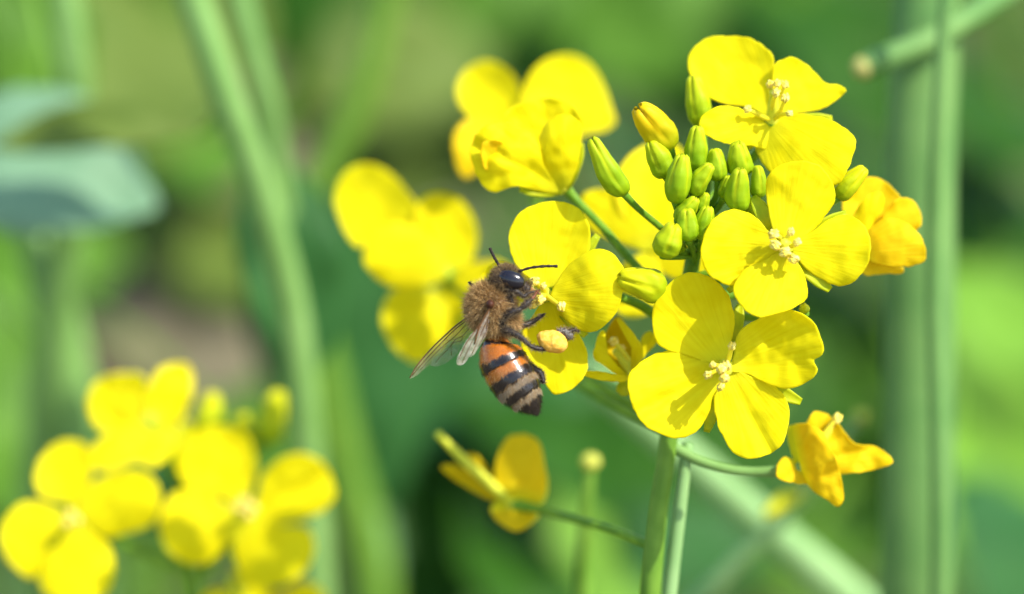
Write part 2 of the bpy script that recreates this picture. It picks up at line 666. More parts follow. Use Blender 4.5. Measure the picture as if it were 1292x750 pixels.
# ------------------------------------------------------------------ background stalks and leaves
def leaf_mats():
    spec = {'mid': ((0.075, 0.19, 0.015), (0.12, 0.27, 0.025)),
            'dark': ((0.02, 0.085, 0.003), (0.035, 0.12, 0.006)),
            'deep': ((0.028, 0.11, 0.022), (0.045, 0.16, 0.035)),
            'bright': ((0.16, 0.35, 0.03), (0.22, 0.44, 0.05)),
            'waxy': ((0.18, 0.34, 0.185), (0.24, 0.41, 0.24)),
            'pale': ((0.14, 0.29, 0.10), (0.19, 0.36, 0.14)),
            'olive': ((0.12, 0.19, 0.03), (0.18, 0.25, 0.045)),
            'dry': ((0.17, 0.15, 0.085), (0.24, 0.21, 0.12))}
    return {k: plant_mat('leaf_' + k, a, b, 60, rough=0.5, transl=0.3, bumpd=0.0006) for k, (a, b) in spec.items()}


LEAF = leaf_mats()


def leaf(plant, stalk_pt, centre, size, mat, direction=None, face=None, aspect=0.6):
    """leaf with a petiole: centre in world mm, size = length in mm"""
    c = Vector(centre)
    s0 = Vector(stalk_pt)
    if direction is None:
        direction = (c - s0)
        direction.z *= 0.4
    dr = Vector(direction).normalized()
    b0 = c - dr * size * 0.5
    tip = c + dr * size * 0.5 - Vector((0, 0, size * 0.08))
    face = face or (SUN * 0.6 - FWD * 0.6 + Vector((random.uniform(-.3, .3), 0, random.uniform(0, .4))))
    w = size * aspect * 0.5
    o = blade('leaf', [b0, c + Vector(face).normalized() * size * 0.05, tip],
              [w * .12, w * .62, w * .95, w, w * .88, w * .6, w * .06], mat, plant, hint=face, cup=0.18, wave=0.25, nu=16, nv=9, thick=0.3)
    tube('petiole', [s0, s0.lerp(b0, .6) + Vector((0, 0, 2)), b0, b0.lerp(tip, .45) - Vector(face).normalized() * size * .01],
         [size * .022, size * .018, size * .016, size * .008], M_STEM, o, sides=7, n=14)
    return o


def stalk_plant(name, label, cat, path_px, radii, mat, leaves=(), group=None, ribs=5, ribd=0.05):
    """path_px runs from the top downwards as (px,py,d); it carries on straight down to the soil"""
    pts = [P(*q) for q in path_px]
    foot = pts[-1].copy()
    foot.z = 0
    foot.x += (pts[-1].x - pts[-2].x) * 0.3
    foot.y += 15
    root = empty(name, foot)
    tag(root, label, cat, group)
    pts += [pts[-1].lerp(foot, .5), foot - Vector((0, 0, 6))]
    tube('stem', pts, list(radii) + [radii[-1] * 1.1], mat, root, sides=14, n=40, ribs=ribs, ribd=ribd)
    for q in leaves:
        c = P(*q['at'])
        k = q.get('node')
        s = P(*k) if k else min(pts[:-1], key=lambda z: (z - c).length)
        leaf(root, s, c, q['size'], LEAF[q['m']], q.get('dir'), q.get('face'), q.get('aspect', .6))
    return root


G = 'blurred stalks behind the flowers'
stalk_plant('plant_stalk', 'thick pale waxy stalk rising along the right side', 'stalk',
            [(1172, -60, 52), (1160, 200, 52), (1158, 420, 53), (1152, 780, 56)], [3.4, 3.6, 3.7, 3.8, 4.2], M_STEM_GREY, group=G,
            leaves=[])
right_stalk = bpy.data.objects['plant_stalk']
tube('seed_pod', [P(1330, -50, 58), P(1185, 44, 47.0), P(1092, 84, 44)], [1.3, 1.35, 1.25], M_STEM_GREY, right_stalk, sides=10, n=24)
pod_tip = blob(P(1090, 85, 44), RIGHT * 1.25, UP * 1.15, FWD * 1.1, 12, 8, .2)
mesh('pod_tip', pod_tip[0], pod_tip[1], plant_mat('pod_tip_olive', (.40, .38, .10), (.5, .46, .14), 600), right_stalk)
stalk_plant('plant_stalk', 'slim light stalk in front of the thick pale stalk on the right', 'stalk',
            [(1196, -40, 38), (1184, 150, 38), (1178, 330, 40), (1182, 800, 44)], [0.7, 0.75, 0.8, 0.9, 1.1], M_STEM_GREY, group=G)
stalk_plant('plant_stalk', 'pale green stalk with a swollen joint slanting down at upper left', 'stalk',
            [(225, -60, 68), (282, 110, 70), (330, 245, 74), (372, 420, 80), (400, 780, 90)], [1.8, 1.9, 1.9, 1.9, 2.1, 2.4], M_STEM_PALE, group=G,
            leaves=[dict(at=(365, 330, 95), size=26, m='deep', dir=-UP + RIGHT * .2, aspect=.5),
                    dict(at=(120, 165, 85), size=24, m='olive', dir=-RIGHT, aspect=.25, node=(303, 170, 72))])
stalk_plant('plant_stalk', 'second pale stalk close beside the jointed one at upper left', 'stalk',
            [(288, -60, 85), (318, 60, 86), (345, 170, 90), (372, 420, 100), (390, 780, 110)], [1.5, 1.5, 1.5, 1.5, 1.8, 2.2], M_STEM_PALE, group=G)
stalk_plant('plant_stalk', 'broad pale green stalk standing behind the lower left flowers', 'stalk',
            [(30, 250, 120), (62, 360, 120), (90, 470, 122), (120, 800, 130)], [2.0, 2.6, 2.9, 3.0, 3.4], M_STEM_PALE, group=G,
            leaves=[dict(at=(10, 520, 150), size=40, m='mid', dir=-UP + RIGHT * .4)])
stalk_plant('plant_stalk', 'pale stalk leaning in from the left with a large bluish waxy leaf', 'stalk',
            [(70, -80, 100), (90, 60, 102), (95, 200, 108), (40, 800, 135)], [1.6, 1.8, 2.2, 2.4, 3.0], M_STEM_PALE, group=G,
            leaves=[dict(at=(50, 216, 96), size=28, m='waxy', dir=RIGHT + UP * -.15, aspect=.72, face=SUN * 1.2 - FWD * .8, node=(93, 180, 106)),
                    dict(at=(40, 60, 125), size=30, m='mid', dir=UP * -1 + RIGHT * .2, aspect=.5)])
stalk_plant('plant_stalk', 'straight green stalk with a round bud on top below the bee', 'stalk',
            [(745, 582, 40), (738, 660, 41), (733, 780, 44)], [0.55, 0.75, 0.85, 1.1], M_STEM, group=G)
stalk_plant('plant_stalk', 'wide pale stalk slanting down to the right behind the main stem', 'stalk',
            [(680, 420, 88), (800, 520, 90), (940, 640, 92), (1090, 770, 96), (1260, 925, 100), (1330, 1100, 106)], [1.2, 1.8, 2.1, 2.3, 2.3, 2.4, 2.6], M_STEM_BRIGHT, group=G)
stalk_plant('plant_stalk', 'thin pale stalk slanting up towards the wilting orange flower', 'stalk',
            [(1085, 526, 62), (1000, 640, 72), (930, 710, 76), (850, 790, 80), (790, 860, 84)], [0.5, 0.8, 0.9, 1.0, 1.1, 1.2], M_STEM_BRIGHT, group=G)
stalk_plant('plant_stalk', 'greyish green stalk rising behind the bee towards the top', 'stalk',
            [(505, -60, 160), (450, 130, 165), (380, 300, 170), (420, 520, 180), (480, 800, 190)], [1.8, 2.2, 2.5, 2.6, 2.8, 3.2], M_STEM, group=G,
            leaves=[dict(at=(430, 430, 185), size=46, m='deep', dir=-UP + RIGHT * .3, aspect=.6),
                    dict(at=(455, 640, 190), size=32, m='pale', dir=-UP + RIGHT * .3, aspect=.22)])

# leafy neighbours further back: (label, top (px,py,d), leaves)
W = 'leafy plants in the blurred background'
far = [
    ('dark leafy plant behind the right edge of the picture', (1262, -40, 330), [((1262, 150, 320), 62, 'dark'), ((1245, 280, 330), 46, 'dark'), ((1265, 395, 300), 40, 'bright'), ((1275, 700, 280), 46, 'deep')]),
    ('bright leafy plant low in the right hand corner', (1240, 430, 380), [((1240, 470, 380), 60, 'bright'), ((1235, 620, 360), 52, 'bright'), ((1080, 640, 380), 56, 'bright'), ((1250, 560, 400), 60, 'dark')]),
    ('leafy plant behind the topmost flower', (1020, -60, 420), [((1060, 60, 410), 66, 'dark'), ((1090, 240, 400), 70, 'dark'), ((860, 20, 420), 58, 'mid'), ((1030, 420, 390), 66, 'mid'), ((960, 100, 430), 60, 'deep')]),
    ('leafy plant rising above the blurred yellow petals', (700, -80, 450), [((640, 20, 450), 62, 'mid'), ((790, 60, 440), 64, 'mid'), ((760, 170, 430), 56, 'deep'), ((540, 190, 460), 60, 'olive')]),
    ('dark plant below the bee', (610, 470, 260), [((600, 470, 260), 52, 'deep'), ((560, 640, 250), 50, 'dark'), ((690, 560, 240), 46, 'dark'), ((640, 720, 230), 38, 'dark'), ((780, 560, 250), 44, 'dark')]),  # leaves in the darker leaf materials
    ('leafy plant filling the bottom behind the main stem', (960, 520, 300), [((950, 560, 300), 46, 'dark'), ((720, 730, 280), 46, 'bright'), ((990, 700, 300), 46, 'mid'), ((880, 660, 290), 40, 'deep')]),
    ('olive leafy plant in the upper left background', (190, -60, 420), [((190, 60, 410), 72, 'olive'), ((240, 180, 400), 60, 'mid'), ((130, 30, 430), 60, 'mid'), ((270, 290, 420), 56, 'olive'), ((420, 60, 440), 60, 'dark')]),
    ('green plant with low leaves behind the lower left flowers', (20, 330, 330), [((15, 330, 330), 46, 'mid'), ((40, 560, 320), 56, 'mid'), ((260, 620, 330), 52, 'deep'), ((370, 560, 300), 42, 'mid')]),
    ('dry brown weed in the left background', (150, 300, 420), [((150, 360, 420), 58, 'dry'), ((210, 420, 410), 62, 'dry'), ((330, 180, 430), 50, 'dry'), ((500, 90, 430), 48, 'olive')]),
]
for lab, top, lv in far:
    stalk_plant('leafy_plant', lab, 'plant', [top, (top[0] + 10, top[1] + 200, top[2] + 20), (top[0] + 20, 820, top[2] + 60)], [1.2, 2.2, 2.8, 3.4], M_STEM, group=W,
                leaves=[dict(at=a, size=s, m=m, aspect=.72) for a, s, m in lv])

# ------------------------------------------------------------------ the main flowering plant
STEM_PX = [(893, 215, 5.0), (884, 270, 6.0), (872, 340, 7.5), (858, 430, 9.0), (843, 560, 9.5), (830, 650, 10.0), (818, 790, 12.0)]
stem_pts = [P(*q) for q in STEM_PX]
foot = stem_pts[-1] + Vector((-12, 40, 0))
foot.z = 0
main = empty('flowering_plant', foot)
tag(main, 'sharp yellow flowering plant with a bud cluster, carrying the bee', 'plant')
tube('stem', stem_pts + [stem_pts[-1].lerp(foot, .45) + Vector((4, 6, 0)), foot - Vector((0, 0, 6))],
     [0.5, 0.6, 0.7, 0.75, 0.8, 0.85, 1.0, 1.7, 2.4], M_STEM, main, sides=14, n=60, ribs=6, ribd=.05)
tube('side_shoot', [P(868, 560, 10.4), P(858, 640, 11), P(848, 720, 12), P(838, 800, 13.0), P(822, 880, 14.0)], [0.5, 0.6, 0.66, 0.72, 0.8], M_STEM_BRIGHT, main, sides=10, n=24)
for (z, side_, sz, nm) in ((150, 1, 90, 'mid'), (105, -1, 110, 'mid'), (200, -1, 70, 'mid')):
    a0 = stem_pts[-1].lerp(foot, 1 - z / stem_pts[-1].z)
    leaf(main, a0, a0 + Vector((side_ * sz * .7, 20, 5)), sz, LEAF[nm], Vector((side_, .3, -.1)), Vector((0, -.2, 1)), .45)

cA = lambda p: crop(860, 30, 3.75, p)
cB = lambda p: crop(870, 190, 3.408, p)
cC = lambda p: crop(780, 340, 3.0, p)
cD = lambda p: crop(640, 240, 2.885, p)
cF = lambda p: crop(1040, 200, 4.686, p)
cG = lambda p: crop(960, 500, 4.689, p)
cH = lambda p: crop(650, 370, 5.355, p)
cK = lambda p: crop(560, 60, 3.75, p)
cM = lambda p: crop(400, 180, 2.585, p)
cN = lambda p: crop(0, 440, 2.42, p)
cO = lambda p: crop(530, 500, 3.0, p)
c2 = lambda p: crop(730, 120, 3.2625, p)


def pt(f, x, y, d):
    q = f([(x, y)])[0]
    return (q[0], q[1], d)


# topmost flower, seen a little from the side, facing up
flower(main, (974, 152, 6.0), [
    dict(o=cA([(400, 440), (330, 400), (210, 380), (130, 345), (52, 265), (30, 180), (60, 110), (130, 65), (220, 60), (310, 65), (380, 100), (430, 150), (437, 210), (432, 300), (430, 400)]), d1=9.2, cup=-.9, bow=.8),
    dict(o=cA([(425, 410), (428, 300), (436, 205), (470, 172), (530, 160), (600, 200), (680, 280), (740, 290), (778, 312), (760, 340), (690, 390), (620, 415), (540, 425), (470, 450)]), d1=7.6, cup=-.7, bow=.6),
    dict(o=cA([(400, 470), (340, 425), (200, 388), (110, 425), (80, 475), (100, 515), (170, 555), (250, 575), (330, 578), (400, 590), (440, 520)]), d1=2.6, bow=-.6, cup=.3),
    dict(o=cA([(430, 440), (540, 428), (620, 436), (700, 455), (780, 500), (822, 550), (815, 610), (785, 690), (740, 760), (600, 780), (440, 720), (365, 630), (345, 560), (385, 490)]), d1=1.8, bow=-.8, cup=.5, side=-.3),
], pedicel=[(966, 178, 7.5), (935, 215, 8.0), (886, 262, 6.2)],
    stamens=[pt(cA, 418, 288, 4.2) + (.72, 1.4), pt(cA, 452, 282, 3.6) + (.72, 1.2), pt(cA, 488, 288, 4.0) + (.72, 1.8), pt(cA, 446, 328, 2.6) + (.78, .9), pt(cA, 490, 352, 2.6) + (.78, 1.5), pt(cA, 312, 405, 3.2) + (.72, .3), pt(cA, 510, 425, 2.6) + (.6, .2)],
    pistil=pt(cA, 437, 330, 4.2),
    sepals=[((974, 158, 6.5), pt(cA, 712, 452, 6.5), .8), ((970, 160, 6.8), (925, 190, 6.4), .9)],
    label='topmost wide open flower seen from the side')

# flower facing the camera beside the buds
flower(main, (991, 312, -1.6), [
    dict(o=cB([(400, 395), (365, 350), (345, 290), (330, 200), (328, 130), (360, 85), (420, 55), (490, 45), (560, 65), (600, 110), (625, 170), (620, 225), (570, 300), (500, 372), (440, 405)]), d0=-1.4, d1=-1.6, cup=.5, bow=.3, crumple=.35),
    dict(o=cB([(430, 410), (520, 355), (600, 298), (680, 280), (740, 310), (770, 360), (778, 430), (760, 500), (710, 560), (650, 585), (590, 565), (530, 530), (485, 490), (445, 440)]), d0=-1.5, d1=-2.2, cup=.6, bow=.4),
    dict(o=cB([(410, 440), (450, 460), (490, 530), (508, 600), (500, 640), (440, 682), (370, 702), (290, 715), (222, 670), (190, 610), (200, 560), (240, 510), (320, 475), (370, 440)]), d0=-1.7, d1=-4.2, cup=.7, bow=.5),
    dict(o=cB([(410, 425), (350, 360), (310, 310), (260, 272), (200, 255), (140, 265), (90, 310), (55, 390), (52, 460), (80, 530), (130, 565), (180, 582), (225, 550), (300, 495), (380, 450)]), d0=-1.5, d1=-2.4, cup=.5, bow=.5, crumple=.35),
], pedicel=[(985, 318, 2.5), (940, 340, 5.5), (868, 365, 8.0)],
    stamens=[pt(cB, 362, 360, -2.9) + (.88, .2), pt(cB, 370, 408, -3.2) + (.9, 2.7), pt(cB, 435, 352, -2.8) + (.7, 1.5), pt(cB, 463, 395, -3.0) + (.72, .6), pt(cB, 410, 437, -3.4) + (.95, .1), pt(cB, 448, 468, -3.2) + (.9, 2.6)],
    pistil=pt(cB, 408, 400, -2.9),
    sepals=[((993, 318, -.2), pt(cB, 604, 600, -.8), .78), ((985, 308, .2), pt(cB, 272, 200, .6), .85), ((997, 308, .2), pt(cB, 675, 268, .4), .7), ((985, 320, .2), pt(cB, 165, 605, .4), .6)],
    label='flower facing the camera right of the green buds')

# lowest large flower, crossed by shadows
flower(main, (915, 462, 3.0), [
    dict(o=cC([(405, 375), (425, 290), (440, 200), (425, 120), (390, 60), (330, 22), (270, 12), (210, 40), (155, 100), (130, 170), (135, 250), (170, 300), (250, 325), (340, 355)]), d1=1.4, cup=-.4, bow=.9),
    dict(o=cC([(425, 385), (438, 320), (446, 265), (480, 215), (560, 175), (640, 152), (700, 170), (745, 210), (778, 290), (770, 325), (742, 345), (752, 382), (725, 420), (660, 450), (590, 445), (520, 412), (470, 392)]), d1=.6, cup=-1.0, bow=.9, fold=-.3, crumple=.5),
    dict(o=cC([(415, 400), (455, 388), (520, 412), (590, 442), (635, 490), (648, 560), (628, 650), (590, 690), (500, 718), (430, 690), (390, 620), (370, 560), (362, 480), (390, 435)]), d1=1.6, cup=-.3, bow=.5, fold=.5),
    dict(o=cC([(410, 385), (335, 352), (260, 320), (190, 307), (120, 330), (60, 370), (35, 430), (55, 520), (100, 590), (180, 632), (240, 638), (300, 610), (340, 550), (362, 475), (400, 420)]), d1=.6, cup=.6, bow=.6, fold=.5, crumple=.4),
], pedicel=[(905, 470, 6.5), (880, 485, 8.5), (854, 500, 9.2)],
    stamens=[pt(cC, 430, 290, .4) + (.72, 1.3), pt(cC, 340, 400, -.6) + (.75, .4), pt(cC, 358, 362, -.8) + (.6, .9), pt(cC, 390, 378, -1.9) + (.85, .8), pt(cC, 410, 366, -1.6) + (.8, 1.8), pt(cC, 402, 412, -1.6) + (.85, .4), pt(cC, 386, 446, -.4) + (.7, 1.0)],
    pistil=pt(cC, 412, 385, -1.3),
    sepals=[((912, 470, 4.2), pt(cC, 335, 616, 4.0), .66), ((922, 468, 4.2), pt(cC, 692, 502, 3.6), .8), ((918, 452, 4.2), pt(cC, 462, 135, 4.6), .75)],
    dz=-2.0, label='lowest large open flower with shadows across its petals')

# flower the bee feeds on, opening to the left
flower(main, (688, 372, 2.2), [
    dict(o=cD([(160, 370), (120, 345), (60, 305), (28, 265), (9, 205), (8, 150), (40, 90), (95, 55), (180, 40), (250, 60), (290, 110), (303, 160), (295, 230), (240, 310), (190, 360)]), d0=2.5, d1=3.6, cup=-.7, bow=.5),
    dict(o=cD([(160, 385), (178, 340), (205, 295), (250, 250), (320, 215), (375, 225), (410, 260), (425, 310), (415, 400), (380, 470), (320, 514), (270, 512), (215, 475), (190, 430)]), d0=1.9, d1=-.4, cup=.7, bow=-.6, crumple=.4),
    dict(o=cD([(140, 385), (85, 470), (50, 520), (60, 600), (110, 655), (160, 735), (205, 738), (252, 710), (286, 670), (294, 620), (280, 560), (240, 500), (200, 440), (170, 395)]), d0=2.6, d1=3.4, cup=-.6, bow=1.2),
    dict(o=[(688, 374), (668, 352), (650, 335), (630, 330), (612, 340), (600, 360), (604, 385), (630, 395), (662, 388)], d0=2.8, d1=5.0, cup=-.4, bow=1.0),
], pedicel=[(712, 372, 5.0), (770, 372, 7.0), (820, 392, 8.5), (858, 432, 9.0)],
    stamens=[pt(cD, 100, 332, .5) + (.85, .2), pt(cD, 78, 368, -.6) + (.95, 1.3), pt(cD, 118, 400, -.2) + (.95, .6), pt(cD, 92, 418, .6) + (.8, .3), pt(cD, 196, 424, -.4) + (.8, 1.4), pt(cD, 130, 350, .4) + (.6, .8)],
    pistil=pt(cD, 95, 378, .8),
    sepals=[((700, 372, 4.6), pt(cD, 330, 165, 4.4), .7), ((700, 380, 3.8), pt(cD, 285, 530, 4.5), .75)],
    label='flower the bee is feeding on')

# half closed flower in the shade under it
flower(main, (800, 468, 7.5), [
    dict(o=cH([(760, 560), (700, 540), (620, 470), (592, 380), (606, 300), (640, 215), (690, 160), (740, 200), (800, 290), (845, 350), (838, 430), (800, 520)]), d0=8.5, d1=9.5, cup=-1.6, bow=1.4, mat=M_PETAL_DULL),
    dict(o=cH([(750, 565), (690, 552), (610, 500), (530, 440), (545, 330), (580, 255), (605, 258), (598, 360), (640, 430), (700, 500)]), d0=6.8, d1=5.6, cup=.5, bow=-.8),
    dict(o=cH([(780, 560), (808, 470), (815, 395), (735, 270), (688, 170), (740, 200), (848, 345), (862, 420), (820, 510)]), d0=6.6, d1=6.0, cup=.5, bow=-.9),
    dict(o=cH([(770, 560), (680, 552), (560, 530), (485, 530), (470, 556), (560, 585), (660, 595), (740, 600)]), d0=6.6, d1=5.0, bow=-.8),
    dict(o=cH([(790, 545), (835, 430), (852, 305), (918, 258), (956, 330), (885, 410), (830, 500)]), d0=8.0, d1=8.4, cup=.5),
], pedicel=[(818, 472, 8.5), (838, 478, 9.0), (852, 490, 9.2)],
    stamens=[pt(cH, 665, 325, 6.8) + (.8, .6), pt(cH, 715, 372, 7.6) + (.7, .3)], pistil=pt(cH, 690, 400, 7.6),
    sepals=[((800, 478, 8.0), pt(cH, 700, 676, 7.6), .85)], mat=M_PETAL,
    label='half closed flower in the shade behind the bee\'s flower')

# flower turned away on the right
flower(main, (1082, 318, 8.5), [
    dict(o=cF([(200, 560), (110, 300), (115, 220), (170, 140), (250, 108), (340, 125), (420, 190), (452, 250), (440, 340), (360, 450), (270, 560)]), d0=9.0, d1=10.5, cup=-.8, bow=.6, mat=M_PETAL_WARM),
    dict(o=cF([(260, 540), (330, 380), (400, 270), (450, 235), (520, 250), (572, 320), (570, 395), (530, 440), (400, 500)]), d0=9.0, d1=9.8, cup=-.8, mat=M_PETAL_WARM),
    dict(o=cF([(200, 560), (245, 450), (320, 372), (400, 355), (480, 380), (550, 440), (595, 520), (595, 602), (520, 635), (440, 640), (340, 630), (260, 600)]), d0=8.0, d1=7.0, cup=.7, bow=-.7, mat=M_PETAL_WARM),
    dict(o=cF([(180, 580), (170, 400), (185, 310), (260, 222), (310, 200), (352, 225), (345, 300), (285, 390), (235, 520)]), d0=8.4, d1=7.6, cup=.5, bow=-.4),
    dict(o=cF([(180, 590), (210, 660), (250, 695), (310, 685), (400, 682), (462, 680), (466, 650), (380, 620), (280, 580)]), d0=8.4, d1=8.4, mat=M_PETAL_WARM),
], pedicel=[(1050, 330, 9.5), (970, 360, 9.5), (866, 385, 8.4)], label='flower turned away at the right of the cluster')

# wilting orange flower low on the right
flower(main, (1010, 590, 9.0), [
    dict(o=cG([(240, 440), (185, 350), (150, 190), (200, 168), (270, 160), (360, 210), (420, 320), (460, 420), (478, 500), (490, 600), (462, 655), (400, 620), (290, 540)]), d0=8.6, d1=6.4, cup=.8, bow=-.9, fold=-.8, crumple=.7, mat=M_PETAL_WARM),
    dict(o=cG([(300, 430), (360, 320), (410, 220), (455, 165), (500, 220), (560, 285), (660, 292), (735, 330), (782, 388), (700, 430), (600, 450), (470, 460), (370, 470)]), d0=9.2, d1=9.4, cup=-.8, bow=.4, fold=.6, crumple=.7, mat=M_PETAL_WARM),
    dict(o=cG([(260, 420), (255, 250), (282, 135), (330, 92), (400, 112), (425, 165), (390, 240), (320, 340)]), d0=9.6, d1=10.4, cup=-.6, crumple=.5, mat=M_PETAL_WARM),
    dict(o=cG([(280, 440), (200, 380), (130, 362), (95, 430), (110, 490), (190, 512), (290, 520), (330, 480)]), d0=8.6, d1=7.8, crumple=.5, mat=M_PETAL_WARM),
], pedicel=[(975, 595, 9.5), (930, 594, 10), (885, 582, 10.0), (846, 562, 9.6)], stamens=[pt(cG, 450, 132, 9.0) + (.9, .8), pt(cG, 415, 175, 9.2) + (.6, .5)], pistil=pt(cG, 430, 165, 9.4),
    mat=M_PETAL_WARM, rmat=M_STEM_PALE, prad=.45, label='small wilting orange yellow flower on a long thin pedicel')

# crumpled, half open flower at upper left
flower(main, (712, 236, 11.0), [
    dict(o=cK([(560, 670), (455, 470), (350, 390), (285, 335), (330, 280), (400, 250), (480, 240), (560, 250), (622, 290), (656, 360), (650, 440), (632, 540), (600, 640)]), d0=11.5, d1=12.0, cup=-1.2, bow=1.0, crumple=.6, ripple=.35),
    dict(o=cK([(540, 690), (350, 660), (240, 686), (190, 660), (150, 590), (125, 500), (150, 420), (200, 370), (280, 350), (360, 380), (440, 430), (475, 560)]), d0=9.8, d1=7.6, cup=1.2, bow=-1.5, crumple=.7, ripple=.35, fold=.8),
    dict(o=cK([(570, 670), (480, 655), (462, 560), (455, 430), (510, 335), (600, 322), (652, 380), (645, 480), (620, 600)]), d0=9.6, d1=7.6, cup=1.4, bow=-1.0, crumple=.5, ripple=.3),
    dict(o=cK([(300, 560), (200, 580), (180, 520), (185, 450), (250, 440), (300, 470), (340, 540)]), d0=9.4, d1=6.6, cup=-.6, crumple=.4, mat=M_PETAL_WARM, b=(650, 218)),
], pedicel=[(728, 254, 11.0), (765, 292, 10.0), (805, 338, 9.0), (862, 392, 8.3)], prad=.36,
    sepals=[((712, 238, 10.6), (732, 180, 9.6), .9), ((708, 240, 10.4), (655, 238, 8.6), .8)],
    label='crumpled half open flower at the upper left of the cluster')

# soft flower behind the buds
flower(main, (818, 312, 24.0), [
    dict(o=c2([(300, 620), (180, 500), (150, 360), (200, 260), (280, 205), (370, 190), (440, 250), (470, 370), (440, 480), (380, 580)]), d1=27, cup=-1, d0=23),
    dict(o=c2([(300, 640), (200, 620), (60, 560), (0, 470), (30, 400), (120, 390), (240, 450), (330, 560)]), d1=25, d0=22.5),
    dict(o=c2([(300, 640), (380, 560), (470, 520), (560, 560), (560, 700), (470, 770), (360, 740)]), d1=22, d0=23),
    dict(o=c2([(280, 650), (340, 720), (330, 830), (270, 910), (180, 910), (130, 840), (150, 740), (210, 680)]), d1=21, d0=22.5, cup=.6),
], pedicel=[(822, 330, 25), (838, 410, 20), (850, 470, 13), (852, 490, 9.6)], label='soft yellow flower behind the green buds')
# and the one behind the crumpled flower, further off
flower(main, (664, 172, 40.0), [
    dict(o=cK([(400, 430), (250, 360), (150, 340), (85, 280), (62, 200), (100, 110), (180, 65), (260, 80), (330, 140), (370, 230), (400, 330)]), d0=41, d1=45, cup=-1.2, bow=.8),
    dict(o=cK([(400, 430), (370, 300), (385, 190), (440, 90), (530, 40), (620, 40), (700, 90), (755, 180), (790, 290), (810, 350), (770, 390), (680, 410), (560, 440)]), d0=41, d1=44, cup=-1.0, bow=.8),
    dict(o=cK([(390, 440), (200, 330), (120, 340), (60, 390), (45, 460), (60, 560), (110, 620), (190, 560), (300, 500)]), d0=39, d1=37, cup=.8, mat=M_PETAL_WARM),
    dict(o=cK([(420, 440), (480, 470), (540, 560), (520, 660), (430, 690), (370, 600), (380, 500)]), d0=39, d1=36),
], pedicel=[(668, 215, 40), (700, 330, 34), (780, 430, 22), (850, 505, 10)], prad=.6, label='blurred flower behind the crumpled one at the top')
flower(main, (560, 345, 38.0), [
    dict(o=cM([(400, 420), (300, 330), (170, 325), (130, 340), (85, 280), (55, 180), (90, 98), (160, 68), (240, 100), (300, 170), (370, 270)]), d0=39, d1=44, cup=-1),
    dict(o=cM([(420, 440), (340, 470), (240, 470), (180, 430), (150, 380), (170, 310), (240, 262), (330, 280), (400, 360)]), d0=37, d1=36, cup=.8),
    dict(o=cM([(400, 420), (330, 340), (318, 240), (340, 185), (400, 165), (470, 190), (510, 250), (522, 320), (490, 400)]), d0=39, d1=41, cup=-.8, bow=.8),
    dict(o=cM([(440, 440), (540, 385), (620, 400), (640, 470), (590, 540), (500, 500)]), d0=38, d1=36),
], pedicel=[(580, 365, 40), (660, 420, 34), (770, 490, 22), (848, 530, 10.5)], prad=.6, label='blurred upper flower left of the bee')
flower(main, (552, 372, 46.0), [
    dict(o=cM([(400, 500), (430, 580), (400, 660), (330, 720), (270, 690), (225, 630), (210, 560), (240, 490), (320, 465)]), d0=45, d1=43, cup=.8, bow=-.8),
    dict(o=cM([(390, 490), (440, 400), (540, 390), (580, 470), (540, 580), (450, 640), (400, 600)]), d0=45, d1=44, cup=.8),
], pedicel=[(575, 400, 46), (670, 450, 36), (780, 510, 22), (846, 545, 10.5)], prad=.6, label='blurred lower flower left of the bee')

# flower below the bee, going over, with its green pistil
flower(main, (648, 637, 19.0), [
    dict(o=cO([(360, 420), (300, 370), (280, 300), (300, 210), (340, 155), (400, 145), (450, 175), (470, 250), (482, 350), (455, 410)]), d0=19, d1=19.5, cup=1.0, bow=-.8, mat=M_PETAL_WARM),
    dict(o=cO([(380, 410), (440, 420), (445, 460), (370, 510), (300, 480), (268, 430), (300, 395)]), d0=19, d1=17, cup=.5, mat=M_PETAL_WARM),
    dict(o=cO([(340, 400), (270, 395), (200, 360), (120, 310), (78, 268), (130, 258), (200, 300), (280, 320), (330, 375)]), d0=19.5, d1=19.5, mat=M_PETAL_DULL),
    dict(o=cO([(320, 390), (240, 320), (175, 285), (168, 232), (200, 215), (236, 250), (300, 350)]), d0=20, d1=21, mat=M_PETAL_DULL),
], dz=7, pedicel=[(672, 641, 25), (720, 654, 20), (775, 670, 15), (824, 690, 10.6)], prad=.42,
    pistil=None, label='small flower going over below the bee')
gone = [o for o in main.children if o.get('label', '').startswith('small flower going over')][0]
tube('pistil', [P(640, 630, 26), P(590, 585, 26), P(552, 547, 26)], [.5, .48, .35], M_PISTIL, gone, sides=9)

